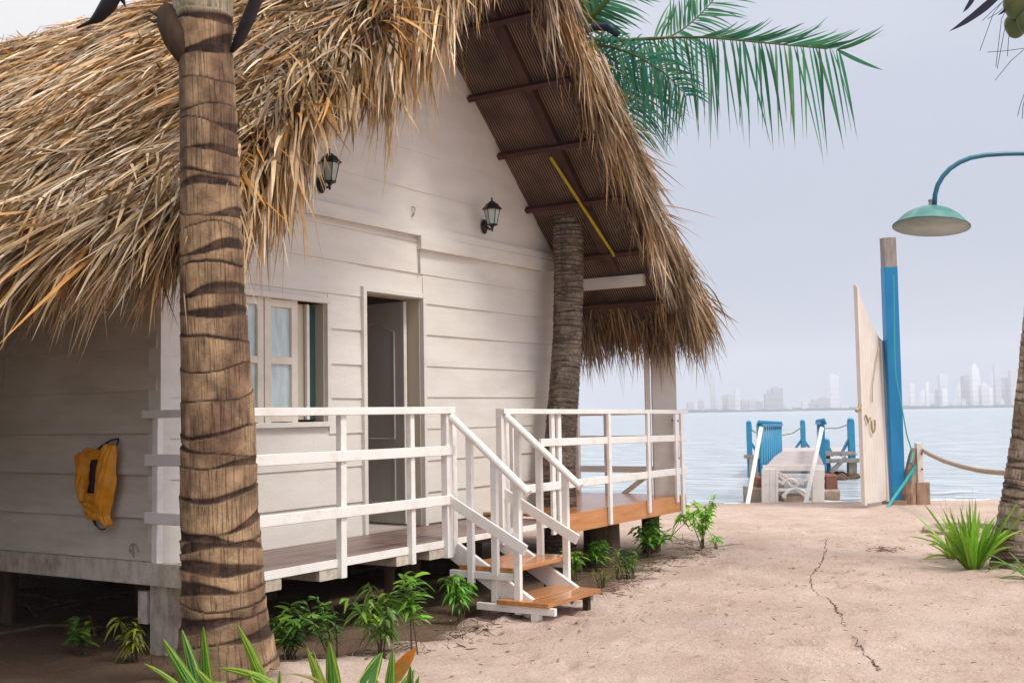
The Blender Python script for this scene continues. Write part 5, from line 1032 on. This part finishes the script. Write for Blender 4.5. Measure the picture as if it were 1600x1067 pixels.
# front frame facing the beach
b=MB(); X0=19.85
def jf(px,py): return J(px,py,X0)
for px,wd in ((1196,.12),(1206,.10),(1213,.05),(1274,.12),(1283,.09)):
    e=jf(px,785); tp=jf(px,733); b.beam((e[0],e[1],-1.68),tp,wd,.08,up=(FX,FY,0))
for py,h_ in ((731,.10),(742,.05),(752,.05),(765,.05)):
    b.beam(jf(1192,py),jf(1288,py),.04,h_)
b.build('front_frame',M['rail'],jt)
b=MB()
for (p,q) in (((1218,744),(1258,775)),((1272,738),(1222,775)),((1215,737),(1240,752)),((1270,740),(1245,757))): b.beam(jf(*p),jf(*q),.035,.06,up=(FX,FY,0))
for cx_,cy_,rr_ in ((1234,757,9),(1262,757,8),(1243,778,15)):
    b.tube([jf(cx_+rr_*1.2*math.cos(t),cy_-rr_*math.sin(t)) for t in np.linspace(0,PI,14)],.036,6)
b.build('bracing',M['rail'],jt)
for (x0,x1,y0,y1,m_,nm,dd) in ((1172,1196,762,786,'concrete','footing_block',20.3),(1183,1194,745,763,'brick','brick_pier',20.4),(1288,1313,765,786,'concrete','footing_block',20.6),(1291,1309,742,765,'brick','brick_pier',20.7),(1212,1226,756,782,'gate','timber_block',20.6),(1225,1262,775,787,'concrete','footing_block',20.2)):
    a=J(x0,y1,dd); c_=J(x1,y1,dd); tz=J(x0,y0,dd)[2]; b=MB(); mid=(a+c_)/2; b.beam((a[0]+FX*.3,a[1]+FY*.3,(min(a[2],-1.6)-.1+tz)/2),(c_[0]+FX*.3,c_[1]+FY*.3,(min(a[2],-1.6)-.1+tz)/2),.6,abs(tz-min(a[2],-1.6)+.1),ch=.03); b.build(nm,M[m_],jt)
# mooring head: platform beams and three posts
def mpost(px,pt,pb,d,wd,label=None,braces=()):
    b=MB(); t_=J(px,pt,d); b.beam((t_[0],t_[1],-2.8),t_,wd,wd,up=(FX,FY,0)); 
    b.lathe(t_,[(wd*.5,0),(wd*.6,.04),(wd*.3,.08),(0,.09)],8)
    for (p,q) in braces: b.beam(J(*p,d),J(*q,d),.06,.10,up=(FX,FY,0))
    b.build('mooring_post',M['bluejetty'],jt)
mpost(1170,662,745,28.5,.12,braces=(((1172,690),(1186,710)),))
mpost(1185,664,745,31,.10)
mpost(1254,660,705,34,.13,braces=(((1254,685),(1241,703)),((1254,685),(1267,703))))
mpost(1329,658,745,28.5,.15,braces=(((1327,685),(1313,712)),))
mpost(1292,690,720,29,.12,braces=(((1290,690),(1301,712)),))
for (p,q,d,h_) in (((1163,713),(1186,713),28.4,.09),((1286,708),(1336,708),28.4,.09),((1288,720),(1347,719),28.3,.10),((1186,708),(1218,706),28.5,.08)):
    b=MB(); b.beam(J(*p,d),J(*q,d),.10,h_); b.build('cross_beam',M['greywood'],jt)
b=MB(); b.beam(J(1298,738,28.3),J(1322,714,28.3),.08,.12,up=(FX,FY,0)); b.build('pile_brace',M['greywood'],jt); b=MB(); b.beam(J(1331,745,28.4),J(1331,722,28.4),.2,.2,up=(FX,FY,0)); b.build('pile_sleeve',M['greywood'],jt); b=MB(); b.beam(J(1176,745,28.4),J(1176,716,28.4),.2,.2,up=(FX,FY,0)); b.build('pile_sleeve',M['greywood'],jt)
b=MB(); pl=[J(1163,707,28.5),J(1340,706,28.5),J(1318,699,33.5),J(1185,700,33.5)]; zp=float(J(1163,711,28.5)[2])
V=[(p[0],p[1],zp) for p in pl]+[(p[0],p[1],zp-.05) for p in pl]; b.add(V,[(0,1,2,3),(7,6,5,4),(0,4,5,1),(1,5,6,2),(2,6,7,3),(3,7,4,0)]); b.build('head_platform',M['jettywood'],jt)
for (p,m_,q,d) in (((1171,668),(1178,674),(1186,678),29),((1220,680),(1238,677),(1253,667),31),((1288,669),(1308,669),(1327,663),29)):
    b=MB(); b.tube([J(*p,d),J(*m_,d),J(*q,d)],.018,6); b.build('mooring_rope',M['greywood'],jt)
b=MB(); r=np.random.default_rng(4)
for k in range(26):
    p=J(r.uniform(1290,1340),744,r.uniform(26.5,29)); b.lathe((p[0],p[1],WZ-.02),[(.13*r.uniform(.5,1.3),0),(.10,.06),(.03,.10),(0,.11)],7)
o=b.build('shoreline_rocks',M['pile']); o['kind']='stuff'
# ------------------------------------------------------------------ ground litter
b=MB(); pts=[(1291,845),(1288,862),(1283,880),(1271,895),(1270,910),(1281,922),(1296,935),(1303,950),(1312,962),(1318,985),(1335,1008),(1350,1020),(1362,1038),(1376,1055),(1390,1075)]
Q=[on_z(px,py,-1.57) for px,py in pts]; Q=np.array(Q); t=np.linspace(0,1,len(Q)); t2=np.linspace(0,1,240); C=np.stack([np.interp(t2,t,Q[:,k]) for k in range(3)],1)
r=np.random.default_rng(9); jx=np.cumsum(r.normal(0,.013,240)); jx-=np.linspace(jx[0],jx[-1],240); C[:,0]+=jx; C[:,1]+=r.normal(0,.009,240)
w2=(.002+.010*np.abs(fb(t2*40,t2*0,77,3,1))*r.random(240))*(fb(t2*16,t2*0,78,2,1)>-.75); V=[];
for i in range(240):
    z_=float(gz(C[i,0],C[i,1]))+.004; V+=[(C[i,0]-FY*w2[i],C[i,1]+FX*w2[i],z_),(C[i,0]+FY*w2[i],C[i,1]-FX*w2[i],z_)]
b.add(V,[(2*i,2*i+1,2*i+3,2*i+2) for i in range(239)]); struct(b.build('sand_crack',M['crack']))
b=MB(); r=np.random.default_rng(10); n=0
def twig(x,y,L_,a,rad_,lift=.0,col=(1,1,1)):
    z_=float(gz(x,y))+rad_*.8; e=np.array([math.cos(a),math.sin(a),r.uniform(-.05,.15)]); k=np.array([-math.sin(a),math.cos(a),0])*r.normal(0,.12)
    p=np.array([x,y,z_]); q=p+e*L_; q[2]=float(gz(q[0],q[1]))+rad_; b.tube([p,(p+q)/2+k*L_+np.array([0,0,lift]),q],[rad_,rad_*.9,rad_*.4],5)
xs=r.uniform(5.5,13.2,620)
for x in xs:
    ys=np.linspace(3.3,6.5,90); sm=soilmask(np.full(90,x),ys); ye=ys[np.argmax(sm>.3)]
    twig(x,ye+r.normal(0,.09),r.uniform(.02,.16),r.normal(.2,.7),r.uniform(.0015,.004))
for k in range(24):   # long trailing stems along the edge of the bed
    x=r.uniform(6,12.8); ys=np.linspace(3.3,6.5,90); sm=soilmask(np.full(90,x),ys); ye=ys[np.argmax(sm>.3)]; twig(x,ye+r.normal(0,.06),r.uniform(.3,.7),r.normal(.12,.2),.004,.02)
for k in range(260): 
    x=r.uniform(4.6,13); y=r.uniform(4.2,6.2); 
    if soilmask(np.array([x]),np.array([y]))[0]>.5: twig(x,y,r.uniform(.02,.12),r.uniform(0,6),r.uniform(.001,.003))
for k in range(420): twig(r.uniform(5.5,16),r.uniform(1,4.4),r.uniform(.008,.05),r.uniform(0,6),r.uniform(.001,.0025))
o=b.build('twig_litter',M['debris']); o['kind']='stuff'
b=MB(); r=np.random.default_rng(12)
for k in range(420):
    x,y=(r.uniform(5,17),r.uniform(.3,5.6)); q=r.uniform(.003,.010); b.lathe((x,y,float(gz(x,y))-.001),[(q,0),(q*.8,q*.5),(0,q*.8)],6,1.2,.8,col=(1,1,1))
o=b.build('shell_bits',M['stone']); o['kind']='stuff'
mb=MB(); n=900; x=rng.uniform(5,13,n); y=rng.uniform(4.2,6.1,n); k=soilmask(x,y)>.15; x,y=x[k],y[k]; n=len(x); P=np.stack([x,y,gz(x,y)-.005],1); P=P[np.hypot(np.sin(x*2.3)+1,np.cos(y*3+x))<1.5]; n=len(P)
mb.blades(P,np.tile([0,0,1.],(n,1))+rng.normal(0,.5,(n,3)),rng.uniform(.03,.13,n),rng.uniform(.003,.008,n),rng.normal(0,.3,(n,3)),None,np.array([.12,.17,.05])*rng.uniform(.5,1.6,(n,1)),4); o=mb.build('short_weeds',M['leaf']); o['kind']='stuff'
mb=MB(); n=230; x=rng.uniform(4.5,15,n); y=rng.uniform(2.6,6.0,n); a=rng.uniform(0,2*PI,n); P=np.stack([x,y,gz(x,y)+.008],1)
mb.blades(P,np.stack([np.cos(a),np.sin(a),.15+0*a],1),rng.uniform(.03,.08,n),rng.uniform(.012,.03,n),np.tile([0,0,-.15],(n,1)),None,np.array([.34,.24,.13])*rng.uniform(.4,1.3,(n,1)),3); o=mb.build('fallen_leaves',M['leaf']); o['kind']='stuff'
mb=MB(); n=70; x=rng.uniform(5.3,9.5,n); y=rng.uniform(7,13,n); a=rng.uniform(0,2*PI,n)
for xx,yy,aa in zip(x,y,a): mb.tube([(xx,yy,-1.54),(xx+math.cos(aa)*.4,yy+math.sin(aa)*.4,-1.50),(xx+math.cos(aa)*.8,yy+math.sin(aa)*.8,-1.55)],.012,5)
o=mb.build('dry_branches',M['debris']); o['kind']='stuff'
# ------------------------------------------------------------------ haze
hb=MB(); hb.box((-500,-2600,-9),(2900,2600,150)); hz=hb.build('haze',M['white']); hz['kind']='stuff'
hm=bpy.data.materials.new('haze'); hm.use_nodes=True; n=hm.node_tree; n.nodes.remove(n.nodes['Principled BSDF']); pv=n.nodes.new('ShaderNodeVolumePrincipled')
pv.inputs['Color'].default_value=(.93,.94,1,1); pv.inputs['Density'].default_value=.00034; pv.inputs['Anisotropy'].default_value=.2; n.links.new(pv.outputs[0],n.nodes['Material Output'].inputs['Volume'])
hz.data.materials.clear(); hz.data.materials.append(hm); scene.cycles.volume_bounces=1
